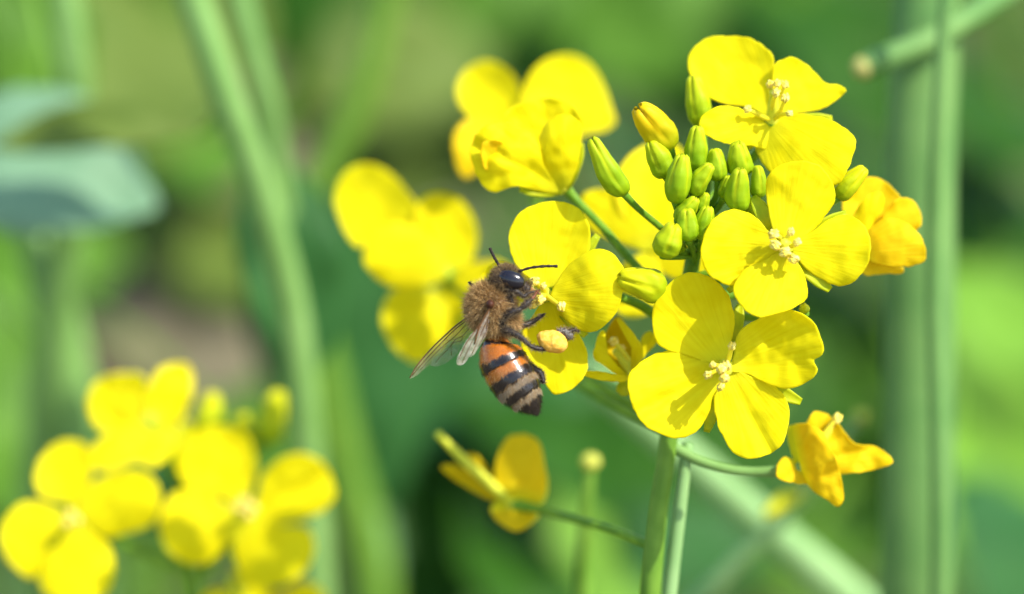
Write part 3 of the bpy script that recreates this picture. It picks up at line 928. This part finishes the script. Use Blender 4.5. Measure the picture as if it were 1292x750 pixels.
# buds: base, tip, width (in the crop round the cluster), depth base/tip, pedicel
buds = [
    ((190, 412), (60, 190), 92, 2.0, 1.0, [(188 + 60, 470), (345, 552), (440, 640)], .05, 0),
    ((382, 215), (252, 58), 128, 3.0, 1.0, [(400, 300), (440, 400), (480, 470)], .55, 1),
    ((360, 338), (298, 198), 92, 2.2, 1.4, [(400, 400), (450, 480)], .12, 0),
    ((478, 318), (488, 138), 88, 2.4, 1.6, [(480, 400), (500, 470)], 0, 0),
    ((396, 445), (428, 255), 92, .4, -.6, [(420, 500), (490, 560)], 0, 0),
    ((470, 408), (542, 292), 72, .6, -.4, [(470, 450), (505, 530)], .04, 0),
    ((575, 355), (562, 228), 78, 2.4, 2.0, [(565, 420), (520, 480)], .04, 0),
    ((672, 330), (655, 200), 95, 2.8, 1.6, [(640, 400), (530, 480)], .04, 0),
    ((660, 475), (664, 312), 94, .6, -.6, [(640, 540), (500, 580)], 0, 0),
    ((738, 425), (738, 298), 62, 1.8, 1.4, [(700, 500), (505, 560)], .04, 0),
    ((597, 425), (618, 338), 55, 2.2, 1.6, [(570, 470), (510, 520)], 0, 0),
    ((405, 520), (482, 428), 70, .8, 0, [(420, 560), (490, 600)], 0, 0),
    ((452, 602), (446, 475), 84, -.6, -1.2, [(470, 640), (480, 690)], 0, 0),
    ((512, 600), (532, 465), 74, 0, -.6, [(500, 640), (480, 690)], 0, 0),
    ((495, 478), (526, 408), 52, 1.0, .4, [(495, 520), (495, 560)], 0, 0),
    ((345, 665), (395, 538), 104, -.8, -1.6, [(390, 666), (450, 662), (478, 640)], .18, 0),
    ((452, 360), (462, 318), 42, 2.6, 2.4, [(470, 420), (500, 480)], .05, 0),
    ((696, 500), (702, 445), 58, 2.0, 1.6, [(640, 540), (500, 600)], .05, 0),
    ((425, 645), (400, 590), 50, 2.2, 1.6, [(450, 650), (478, 650)], 0, 0),
    ((545, 560), (572, 500), 44, 2.2, 1.8, [(520, 590), (490, 620)], 0, 0),
]
for b, t, w, db, dt, ped, yl, warm in buds:
    bb, tt = c2([b])[0], c2([t])[0]
    pd = [c2([q])[0] for q in ped]
    ax_d = 6.4
    pl = [(q[0], q[1], db + (ax_d - db) * (i + 1) / len(pd)) for i, q in enumerate(pd)]
    bud(main, bb, tt, w / 3.2625, db, dt, pl, yl, warm=warm, prad=.28)
main_buds = [o for o in main.children if o.name.startswith('bud')]
main_buds[0]['label'] = 'single bud hanging out to the left on a thin curved pedicel'
main_buds[1]['label'] = 'opening bud with orange yellow petals showing at its tip'
main_buds[15]['label'] = 'plump bud at the lower left of the cluster'
bud(main, (886, 160), (875, 99), 29, 7.5, 7.0, [(888, 190, 7.5), (890, 225, 6)], .18, 'tall bud tucked behind the topmost flower')
bud(main, (1056, 250), (1090, 214), 25, 3.6, 3.0, [(1030, 268, 5), (960, 320, 7), (872, 352, 7.6)], .35, 'pale bud sticking out to the right behind the facing flower')
bud(main, (838, 368), (784, 351), 38, .8, -.6, [(850, 378, 4), (864, 396, 8)], .45, 'fat yellowish bud between two large flowers')
bud(main, (1016, 395), (1013, 384), 12, 2.5, 2.2, [(1000, 400, 4), (870, 400, 8)], .5)

# ------------------------------------------------------------------ second plant, lower left, out of focus
s2 = [P(238, 560, 50), P(232, 640, 52), P(240, 720, 54), P(252, 800, 57)]
foot2 = s2[-1] + Vector((20, 60, 0))
foot2.z = 0
left = empty('flowering_plant', foot2)
tag(left, 'blurred yellow flowering plant in the lower left corner', 'plant')
tube('stem', s2 + [s2[-1].lerp(foot2, .5), foot2 - Vector((0, 0, 6))], [.7, .8, .9, 1.0, 1.6, 2.2], M_STEM, left, sides=12, n=40)
flower(left, (90, 655, 36), [
    dict(o=cN([(220, 500), (200, 470), (130, 450), (108, 400), (120, 340), (170, 290), (230, 280), (282, 315), (280, 390), (250, 450)]), d1=38, cup=-.8),
    dict(o=cN([(230, 510), (250, 440), (330, 385), (420, 370), (470, 400), (490, 460), (470, 530), (400, 562), (330, 577), (270, 550)]), d1=34.5, cup=.7),
    dict(o=cN([(215, 530), (150, 610), (120, 685), (85, 702), (30, 655), (0, 600), (10, 530), (60, 475), (120, 468), (180, 490)]), d1=34.5, cup=.7),
    dict(o=cN([(225, 530), (290, 570), (330, 600), (348, 650), (340, 720), (300, 765), (200, 780), (130, 740), (122, 670), (160, 600)]), d1=33, cup=.8),
], pedicel=[(140, 680, 49), (200, 705, 52), (236, 725, 54)], stamens=[(88, 648, 33, .9), (97, 656, 33, .9), (84, 660, 33, .9)], pistil=(90, 653, 33.5), dz=10, label='blurred flower at the far lower left corner')
flower(left, (188, 530, 40), [
    dict(o=cN([(450, 220), (390, 245), (310, 250), (275, 205), (268, 150), (300, 95), (360, 75), (430, 80), (455, 140)]), d1=41, cup=-.8, crumple=.7),
    dict(o=cN([(455, 225), (445, 150), (480, 70), (540, 45), (580, 58), (590, 120), (572, 180), (540, 225)]), d1=41.5, cup=-.8, crumple=.7),
    dict(o=cN([(455, 220), (540, 225), (552, 260), (530, 310), (470, 362), (420, 342), (340, 372), (285, 362), (278, 310), (320, 265)]), d1=36.5, cup=.6, crumple=.7),
], pedicel=[(206, 570, 52), (228, 630, 52), (234, 670, 53)], dz=10, label='blurred flower at the top of the lower left group')
flower(left, (306, 650, 38), [
    dict(o=cN([(730, 500), (680, 455), (600, 440), (550, 390), (538, 340), (580, 270), (640, 235), (710, 240), (762, 280), (782, 360), (760, 440)]), d1=40, cup=-.8, crumple=.7),
    dict(o=cN([(745, 510), (790, 440), (800, 390), (850, 340), (920, 320), (985, 350), (1022, 430), (1000, 485), (930, 520), (850, 537), (790, 530)]), d1=37, cup=-.5, fold=.8),
    dict(o=cN([(735, 510), (700, 590), (640, 650), (580, 660), (510, 615), (486, 530), (520, 450), (580, 433), (650, 455), (710, 490)]), d1=36, cup=.8),
    dict(o=cN([(740, 515), (770, 520), (850, 540), (940, 550), (962, 620), (920, 690), (840, 727), (760, 717), (718, 650), (712, 560)]), d1=35, cup=.8),
], pedicel=[(298, 680, 52), (268, 715, 54), (242, 745, 55)], stamens=[(300, 640, 35, 1), (318, 640, 35, 1), (308, 632, 35, 1), (314, 650, 35, .9)], pistil=(308, 645, 36), dz=10, label='blurred flower on the right of the lower left group')
flower(left, (300, 745, 46), [
    dict(o=cN([(740, 740), (640, 740), (610, 800), (700, 830), (800, 800)]), d1=43),
    dict(o=cN([(720, 740), (700, 690), (770, 690), (830, 740), (830, 800), (760, 800)]), d1=46),
    dict(o=cN([(800, 780), (870, 740), (930, 712), (985, 740), (990, 800), (900, 830)]), d1=45),
], pedicel=[(280, 775, 57), (254, 790, 57)], dz=10, label='blurred flower cut by the bottom edge of the picture')
for b, t, w, d in [((262, 548), (268, 498), 34, 54), ((338, 560), (352, 496), 34, 53), ((222, 590), (240, 535), 28, 54), ((318, 566), (305, 525), 30, 55)]:
    bud(left, b, t, w * 1.15, d, d, [((b[0] + 238) / 2, b[1] + 40, d), (236, 680, 53)], .35, prad=.5)

thin = [o for o in bpy.data.objects if o.get('label', '').startswith('thin pale stalk slanting')][0]
v, f = blob(P(1086, 525, 62), RIGHT * .75, UP * .7, FWD * .7, 12, 8, .15)
mesh('stigma', v, f, M_STIGMA, thin)
v, f = merge([tube_data([P(1008, 622, 66), P(990, 632, 62), P(968, 648, 58)], [.5, .9, .5], sides=10, n=12)])
mesh('withered_petal', v, f, M_PETAL_DULL, thin)
# round bud on the straight stalk below the bee; pods and stray buds in the distance
bt = [o for o in bpy.data.objects if o.get('label', '').startswith('straight green stalk with a round bud')][0]
v, f = blob(P(745, 583, 40), RIGHT * 1.0, UP * .9, FWD * 1.0, 14, 10, .15)
mesh('bud', v, f, M_STIGMA, bt)


# ------------------------------------------------------------------ the honey bee
def q1(x, y, d):
    """point in the close crop round the bee -> world mm"""
    return P(500 + x / 3.123, 300 + y / 3.123, d)


MMC = 1 / (3.123 * PXMM)          # crop pixels -> mm


def ellipsoid_between(a, b, r, seg=28, rings=18, ry=None):
    a, b = Vector(a), Vector(b)
    ax = (b - a) * .5
    n1, n2 = perp(ax)
    return blob((a + b) * .5, n1 * r, n2 * (ry or r), ax, seg, rings)


prims = []          # (tag, verts, faces, sample centres, radii)


def add_prim(tg, data, centres, radii):
    prims.append((tg, data[0], data[1], [Vector(c) for c in centres], list(radii)))


HEAD_C = q1(432, 172, -1.2)
# head: broad, short, face to the right
hd = (q1(520, 200, -1.2) - q1(372, 150, -1.2)).normalized()
hn, hs = perp(hd)
add_prim('head', blob(HEAD_C, hd * 1.28, hs * 1.32, hn * 1.75, 30, 20), [HEAD_C + hd * k for k in (-.5, 0, .5)], [1.1, 1.3, 1.0])
add_prim('head', ellipsoid_between(q1(470, 175, -1.2), q1(535, 225, -1.2), .62), [q1(500, 200, -1.2)], [.6])
# mouthparts
add_prim('mouth', tube_data([q1(520, 205, -1.2), q1(545, 215, -1.0), q1(570, 222, -.6)], [.34, .22, .1], sides=10, n=10), [q1(530, 210, -1.2), q1(555, 218, -.9)], [.3, .2])
# thorax
TH = q1(372, 275, -1.0)
add_prim('thorax', blob(TH, RIGHT * 1.85, UP * 2.0, FWD * 1.95, 34, 22), [TH], [1.9])
add_prim('thorax', blob(q1(400, 320, -1.0), RIGHT * 1.6, UP * 1.35, FWD * 1.6, 28, 18), [q1(400, 320, -1.0)], [1.5])
add_prim('thorax', ellipsoid_between(q1(395, 215, -1.1), q1(415, 170, -1.2), .85), [q1(402, 195, -1.1)], [.8])
# abdomen: rings along an axis, each tergite with a small step at its hind edge
ab_c = [(404, 372), (402, 398), (400, 430), (412, 470), (432, 512), (458, 556), (488, 600), (518, 640), (544, 676), (560, 700)]
ab_r = [10, 36, 70, 88, 93, 92, 83, 62, 33, 3]
NA = 90
axis = catmull([q1(x, y, -.9 - .7 * i / 9) for i, (x, y) in enumerate(ab_c)], NA)
rad = np.interp(np.linspace(0, 1, NA), np.linspace(0, 1, len(ab_r)), ab_r) * MMC
edges = [.20, .42, .60, .74, .88, 1.01]
V, F = [], []
SEG = 44
arc = np.linspace(0, 1, NA)
for i, c in enumerate(axis):
    t = (axis[min(i + 1, NA - 1)] - axis[max(i - 1, 0)]).normalized()
    n1, n2 = perp(t)
    s = arc[i]
    k = next(j for j, e in enumerate(edges) if s < e)
    lo = edges[k - 1] if k else 0
    f = (s - lo) / (edges[k] - lo)
    step = 1 + .055 * f - .025
    for m_ in range(SEG):
        an = 2 * math.pi * m_ / SEG
        V.append(c + (n1 * math.cos(an) * .98 + n2 * math.sin(an)) * (rad[i] * step))
for i in range(NA - 1):
    for m_ in range(SEG):
        m2 = (m_ + 1) % SEG
        F.append((i * SEG + m_, i * SEG + m2, (i + 1) * SEG + m2, (i + 1) * SEG + m_))
F.append(tuple(range(SEG))[::-1])
F.append(tuple(range((NA - 1) * SEG, NA * SEG)))
add_prim('abdomen', (V, F), axis[4::4], rad[4::4])


def limb(tg, pts, radii):
    pts = [q1(*q) for q in pts]
    n = max(12, len(pts) * 6)
    C = catmull(pts, n)
    R = np.interp(np.linspace(0, 1, n), np.linspace(0, 1, len(radii)), radii)
    add_prim(tg, tube_data(pts, radii, sides=12, n=n), C, R)


# near foreleg, middle leg, hind leg
limb('leg', [(432, 250, -2.2), (447, 212, -2.4), (472, 212, -2.5), (503, 234, -2.4)], [.17, .22, .27, .15])
limb('leg', [(503, 234, -2.4), (515, 222, -2.2), (530, 216, -2.0), (560, 208, -1.6)], [.18, .13, .1, .07])
limb('leg', [(458, 262, -2.1), (447, 225, -2.3), (449, 205, -2.4)], [.2, .2, .17])
limb('leg', [(408, 345, -2.0), (416, 318, -2.6), (452, 294, -2.9), (488, 284, -2.9)], [.24, .26, .35, .22])
limb('leg', [(488, 284, -2.9), (500, 272, -2.8), (518, 256, -2.6), (532, 244, -2.4)], [.15, .27, .31, .17])
limb('leg_red', [(532, 244, -2.4), (545, 228, -2.1), (552, 216, -1.8), (566, 206, -1.4)], [.16, .15, .13, .08])
limb('leg', [(405, 352, -1.8), (440, 366, -2.6), (486, 390, -2.9), (524, 424, -2.9)], [.36, .33, .27, .17])
limb('leg', [(524, 424, -2.9), (545, 434, -2.8), (575, 438, -2.6), (610, 420, -2.2), (650, 385, -1.6)], [.17, .19, .22, .36, .40])
limb('leg_grey', [(638, 376, -1.6), (660, 374, -1.3), (690, 392, -1.1)], [.34, .40, .3])
limb('leg', [(676, 372, -1.2), (700, 364, -.9), (722, 370, -.6)], [.2, .17, .1])
# legs of the far side
limb('leg', [(500, 470, .9), (530, 510, 1.0), (566, 535, 1.2), (580, 572, 1.0)], [.25, .3, .34, .2])
limb('leg', [(360, 250, .8), (312, 215, 1.6), (302, 192, 1.8), (284, 175, 1.7)], [.22, .2, .14, .1])
limb('leg', [(455, 340, .6), (500, 345, .9), (540, 330, 1.2), (585, 300, 1.0)], [.3, .28, .22, .12])

tv, tf = merge([(p[1], p[2]) for p in prims])
tmp_me = bpy.data.meshes.new('tmp')
tmp_me.from_pydata([tuple(v - HEAD_C) for v in tv], [], tf)
tmp = bpy.data.objects.new('tmp', tmp_me)
COL.objects.link(tmp)
md = tmp.modifiers.new('r', 'REMESH')
md.mode = 'VOXEL'
md.voxel_size = 0.055
dg = bpy.context.evaluated_depsgraph_get()
ev = tmp.evaluated_get(dg)
me2 = bpy.data.meshes.new_from_object(ev)
bpy.data.objects.remove(tmp)
nv = len(me2.vertices)
BV = np.empty(nv * 3)
me2.vertices.foreach_get('co', BV)
BV = BV.reshape(-1, 3)
BF = [tuple(p.vertices) for p in me2.polygons]
# relax the voxel steps
E = np.empty(len(me2.edges) * 2, dtype=np.int64)
me2.edges.foreach_get('vertices', E)
E = E.reshape(-1, 2)
deg = np.bincount(E.ravel(), minlength=nv).clip(1)[:, None]
for it in range(4):
    acc = np.zeros_like(BV)
    np.add.at(acc, E[:, 0], BV[E[:, 1]])
    np.add.at(acc, E[:, 1], BV[E[:, 0]])
    BV += .5 * (acc / deg - BV)
BV += np.array(HEAD_C)

# which part of the bee each vertex belongs to
names = [p[0] for p in prims]
best = np.full(nv, 1e9)
which = np.zeros(nv, dtype=int)
for k, p in enumerate(prims):
    Cn = np.array([tuple(c) for c in p[3]])
    Rn = np.array(p[4])
    dd = np.full(nv, 1e9)
    for c, r in zip(Cn, Rn):
        dd = np.minimum(dd, np.linalg.norm(BV - c, axis=1) - r)
    if p[0].startswith('leg'):
        dd -= .03
    hit = dd < best
    best[hit] = dd[hit]
    which[hit] = k
part = np.array(names)[which]
# place along the abdomen
AX = np.array([tuple(c) for c in axis])
idx = np.zeros(nv)
sel = part == 'abdomen'
d2 = ((BV[sel][:, None, :] - AX[None]) ** 2).sum(-1)
idx[sel] = arc[d2.argmin(1)]
# smooth interpolation between rings
side_ = (BV - AX[(idx * (NA - 1)).astype(int)]) @ np.array(RIGHT)
nz = np.array([noise.noise(Vector(v) * 2.2) for v in BV])
nz2 = np.array([noise.noise(Vector(v) * 9.0) for v in BV])
s_ = idx + .016 * nz + .018 * nz2 + .012 * np.abs(side_) * 0


def band(x, a, b, soft=.012):
    return np.clip((x - a) / soft + .5, 0, 1) * np.clip((b - x) / soft + .5, 0, 1)


colr = np.zeros((nv, 3))
colr[part == 'thorax'] = (.20, .11, .04)
colr[part == 'head'] = (.035, .022, .012)
colr[part == 'mouth'] = (.30, .15, .05)
colr[part == 'leg'] = (.018, .012, .009)
colr[part == 'leg_red'] = (.17, .05, .015)
colr[part == 'leg_grey'] = (.16, .15, .13)
orange = np.array((.42, .115, .004))
orange2 = np.array((.36, .12, .010))
tan = np.array((.24, .17, .09))
dark = np.array((.014, .009, .007))
ab = orange * np.ones((nv, 1))
w2 = np.clip((s_ - .42) / .1, 0, 1)[:, None]
ab = ab * (1 - w2) + orange2 * w2
w3 = np.clip((s_ - .57) / .04, 0, 1)[:, None]
ab = ab * (1 - w3) + tan * w3
dk = np.zeros(nv)
for a, b in ((.16, .205), (.345, .425), (.51, .60), (.66, .745), (.795, 1.2)):
    dk = np.maximum(dk, band(s_, a, b))
dk = np.maximum(dk, .8 * band(s_, 0.0, .06, .04))
ab = ab * (1 - dk[:, None]) + dark * dk[:, None]
ab *= (1 + .25 * nz)[:, None]
colr[sel] = ab[sel]
colr *= (1 + .2 * nz2)[:, None]

bee = empty('honey_bee', q1(400, 380, -1.0))
tag(bee, 'honey bee with a full pollen basket clinging to a yellow flower', 'bee')
M_BEE = attr_mat('bee_cuticle', rough=.27, spec=.6, nscale=3200)
body = mesh('body', BV, BF, M_BEE, bee, col=np.clip(colr, 0, 1))
body.data.materials.append(attr_mat('bee_leg_cuticle', rough=.5, spec=.4, nscale=6000))
rough_part = part != 'abdomen'
body.data.polygons.foreach_set('material_index', [int(rough_part[p_[0]]) for p_ in BF])

# compound eyes, simple shape with a gloss
m, nt, out = new_mat('bee_eye')
pb = nt.nodes.new('ShaderNodeBsdfPrincipled')
pb.inputs['Base Color'].default_value = (.010, .009, .014, 1)
pb.inputs['Roughness'].default_value = .16
vo = nt.nodes.new('ShaderNodeTexVoronoi')
vo.inputs['Scale'].default_value = 16000
bp = nt.nodes.new('ShaderNodeBump')
bp.inputs['Strength'].default_value = .25
bp.inputs['Distance'].default_value = .00002
tc = nt.nodes.new('ShaderNodeTexCoord')
nt.links.new(tc.outputs['Object'], vo.inputs[0])
nt.links.new(vo.outputs[0], bp.inputs['Height'])
nt.links.new(bp.outputs[0], pb.inputs['Normal'])
nt.links.new(pb.outputs[0], out.inputs[0])
M_EYE = m
for dz in (-2.62, .25):
    c = q1(455, 165, dz)
    ex = (q1(506, 186, 0) - q1(412, 152, 0)).normalized()
    e2 = ex.cross(FWD)
    v, f = blob(c, ex * 1.16, e2 * .74, FWD * .6, 26, 18)
    mesh('eye', v, f, M_EYE, bee)

M_BLACK = plant_mat('bee_antenna', (.015, .011, .009), (.04, .03, .022), 4000, rough=.5)
# antennae: scape, then the jointed flagellum
for pts in ([(500, 170, -1.9), (480, 134, -2.0), (530, 119, -2.2), (585, 113, -2.2), (634, 113, -2.0)],
            [(440, 140, -.6), (404, 108, -.4), (392, 88, -.3), (380, 66, -.2), (369, 42, -.1)]):
    w = [q1(*q) for q in pts]
    n = 44
    C = catmull(w, n)
    parts = [tube_data(w[:2], [.11, .12], sides=8, n=6)]
    C2 = catmull(w[1:], 34)
    R = [.105 + .03 * (math.sin(i / 33 * math.pi * 11) > 0) + .015 * i / 33 for i in range(34)]
    parts.append(tube_data(C2, R, sides=8, n=60))
    v, f = merge(parts)
    mesh('antenna', v, f, M_BLACK, bee)

# pollen load in the basket
pc = q1(612, 410, -2.3)
pa = (q1(668, 428, 0) - q1(556, 398, 0)).normalized()
pbx = pa.cross(FWD)
v, f = blob(pc, pa * 1.4, pbx * .94, FWD * .88, 56, 36)
v2 = []
for p_ in v:
    r = p_ - pc
    k = 1 + .16 * noise.noise(r * 1.0 + Vector((3, 1, 0))) + .035 * noise.noise(r * 3.2) + .04 * noise.noise(r * 10)
    k *= 1 - .12 * max(0, -r.dot(pa)) / 1.3
    v2.append(pc + r * k)
M_POLLEN = plant_mat('pollen_orange', (.74, .36, .03), (.90, .52, .09), 3500, rough=.85, bumpd=.00012)
mesh('pollen_load', v2, f, M_POLLEN, bee)

# wings: membrane with veins
M_WING = wing_mat('wing_membrane', .14, .30, (.50, .40, .25))
M_WING_NEAR = wing_mat('wing_membrane_gleam', .22, .55, (.66, .55, .42))  # near wings paler and more opaque, their gleam put into the colour
M_VEIN = plant_mat('wing_vein', (.10, .045, .015), (.17, .08, .03), 1500, rough=.4)
q7 = lambda x, y, d: P(510 + x / 6.817, 380 + y / 6.817, d)


def wing(outline, veins, dfun, label=None, rv=.032, wm=None):
    O = catmull([(x, y, 0) for x, y in outline], 64, True)
    c = sum(O, Vector()) / 64
    V, F = [], []
    RG = 9
    for r in range(RG + 1):
        for i in range(64):
            p = c.lerp(O[i], r / RG)
            V.append(q7(p.x, p.y, dfun(p.x, p.y) + .10 * noise.noise(Vector((p.x * .02, p.y * .02, 1)))))
            if r == 0:
                break
    for i in range(64):
        F.append((0, 1 + (i + 1) % 64, 1 + i))
    for r in range(RG - 1):
        for i in range(64):
            a, b = 1 + r * 64 + i, 1 + r * 64 + (i + 1) % 64
            F.append((a, b, b + 64, a + 64))
    o = mesh('wing', V, F, wm or M_WING, bee)
    if label:
        o['label'] = label
    for vn in veins:
        rr = vn[0]
        pts = [q7(x, y, dfun(x, y) - .02) for x, y in vn[1:]]
        tube('vein', pts, [rv * rr, rv * rr * .7], M_VEIN, o, sides=6, n=18)
    return o


far_d = lambda x, y: 1.6 - .0016 * (520 - x)
wing([(560, 130), (470, 190), (380, 268), (250, 392), (120, 540), (48, 655), (52, 668), (110, 640), (200, 562), (300, 470), (400, 370), (480, 290), (570, 205), (600, 160)],
     [(2.2, (570, 120), (460, 200), (370, 278), (245, 398), (118, 545), (48, 660)), (1.5, (560, 150), (430, 250), (300, 380), (180, 510), (70, 640)),
      (1.0, (540, 190), (440, 300), (330, 390), (230, 490), (140, 590)), (.8, (430, 250), (420, 290)), (.8, (300, 380), (320, 400)), (.8, (360, 320), (385, 350))],
     far_d, 'far forewing, narrow and clear with brown veins')
wing([(570, 205), (480, 290), (400, 370), (300, 470), (222, 548), (290, 560), (360, 532), (440, 472), (490, 400), (530, 320), (590, 240)],
     [(1.0, (575, 215), (500, 300), (440, 330), (380, 410), (310, 480), (270, 530)), (.8, (500, 300), (490, 340), (410, 370), (408, 470)), (.7, (440, 330), (400, 330))],
     lambda x, y: far_d(x, y) + .25, 'far hindwing, clear and rounded')
near_d = lambda x, y: -3.55 + .0016 * (y - 80)
wing([(735, 60), (690, 130), (645, 225), (590, 270), (540, 330), (495, 410), (455, 490), (452, 540), (478, 553), (515, 540), (560, 480), (600, 410), (640, 330), (680, 230), (730, 110)],
     [(3.4, (738, 60), (690, 140), (640, 240), (605, 370)), (1.6, (690, 140), (600, 270), (530, 370), (470, 500)), (1.0, (640, 240), (560, 400), (500, 530))],
     near_d, 'near forewing folded back, gleam painted into its colour', wm=M_WING_NEAR)
wing([(720, 100), (690, 200), (640, 320), (590, 410), (560, 480), (600, 462), (640, 400), (690, 320), (715, 250), (730, 160)],
     [(1.2, (722, 110), (690, 220), (630, 350), (580, 460)), (.9, (722, 140), (705, 260), (640, 390))],
     lambda x, y: near_d(x, y) + .35, 'near hindwing, silvery gleam painted into its colour', wm=M_WING_NEAR)
v, f = blob(q1(370, 263, -3.45), RIGHT * .36, UP * .40, FWD * .5, 14, 10)
mesh('wing_joint', v, f, plant_mat('tegula', (.05, .018, .01), (.08, .03, .015), 2000, rough=.25), bee)


# fur: thousands of fine tapered hairs, one mesh for each part of the body
def fur(name, mask, count, length, spread, flow, cols, rw, darkmask=None):
    tri = np.array([q for p_ in BF for q in ((p_[0], p_[1], p_[2]), (p_[0], p_[2], p_[3]) if len(p_) == 4 else (p_[0], p_[1], p_[2]))])
    keep = mask[tri].all(1)
    tri = tri[keep]
    A, B, C = BV[tri[:, 0]], BV[tri[:, 1]], BV[tri[:, 2]]
    cr = np.cross(B - A, C - A)
    ar = np.linalg.norm(cr, axis=1)
    pick = rng.choice(len(tri), count, p=ar / ar.sum())
    u, v = rng.random(count), rng.random(count)
    fl = u + v > 1
    u[fl], v[fl] = 1 - u[fl], 1 - v[fl]
    base = A[pick] + (B - A)[pick] * u[:, None] + (C - A)[pick] * v[:, None]
    nrm = cr[pick] / (ar[pick][:, None] + 1e-12)
    dr = nrm + rng.normal(0, spread, (count, 3)) + np.array(flow)
    dr /= np.linalg.norm(dr, axis=1)[:, None]
    ln = length * (.45 + .75 * rng.random(count))[:, None]
    curl = rng.normal(0, .28, (count, 3)) + np.array(flow) * .5
    side1 = np.cross(dr, rng.normal(0, 1, (count, 3)))
    side1 /= np.linalg.norm(side1, axis=1)[:, None] + 1e-9
    side2 = np.cross(dr, side1)
    base = base - nrm * .05
    mid = base + dr * ln * .55
    tip = mid + (dr + curl) * ln * .5
    rings = []
    for ctr, r in ((base, rw), (mid, rw * .75)):
        for an in (0, 2.094, 4.189):
            rings.append(ctr + side1 * (math.cos(an) * r) + side2 * (math.sin(an) * r))
    Vv = np.stack(rings + [tip], axis=1).reshape(-1, 3)
    tmpl = np.array([(0, 1, 4), (0, 4, 3), (1, 2, 5), (1, 5, 4), (2, 0, 3), (2, 3, 5), (3, 4, 6), (4, 5, 6), (5, 3, 6)])
    Ff = (tmpl[None] + (np.arange(count) * 7)[:, None, None]).reshape(-1, 3)
    cols = np.array(cols)
    pickc = rng.random(count)[:, None]
    k = (pickc * (len(cols) - 1)).astype(int)
    fr = pickc * (len(cols) - 1) - k
    cc = cols[k[:, 0]] * (1 - fr) + cols[np.minimum(k[:, 0] + 1, len(cols) - 1)] * fr
    if darkmask is not None:
        w = darkmask[tri[pick, 0]][:, None]
        cc = cc * (1 - w) + np.array((.022, .016, .012)) * w
    o = mesh(name, Vv, Ff.tolist(), M_FUR, body, smooth=False, col=np.repeat(cc, 7, axis=0))
    o['kind'] = 'stuff'
    return o


M_FUR = attr_mat('bee_fur', rough=.6, spec=.25, transl=.35)
back = np.array((q1(480, 600, 0) - q1(400, 300, 0)).normalized())
fur('thorax_fur', part == 'thorax', 11000, .78, .36, back * .25, [(.10, .05, .02), (.50, .30, .10), (.72, .49, .20), (.85, .64, .32)], .016)
fur('head_fur', part == 'head', 4200, .42, .30, np.zeros(3), [(.05, .03, .015), (.26, .16, .07), (.60, .43, .20)], .014)
ab_furred = sel & (s_ > .04)  # whole abdomen except its very front
fur('abdomen_fur', ab_furred, 7000, .30, .28, back * .8, [(.45, .22, .06), (.66, .44, .18)], .009, darkmask=dk * .97)
fringe = sel & (s_ > .60) & (dk < .4)
fur('abdomen_hair_band', fringe, 4500, .26, .25, back * 1.1, [(.42, .33, .20), (.60, .50, .34)], .010)
legs = np.char.startswith(part, 'leg')
fur('leg_hair', legs, 6500, .32, .45, np.zeros(3), [(.05, .035, .02), (.22, .15, .08), (.66, .52, .30)], .013)
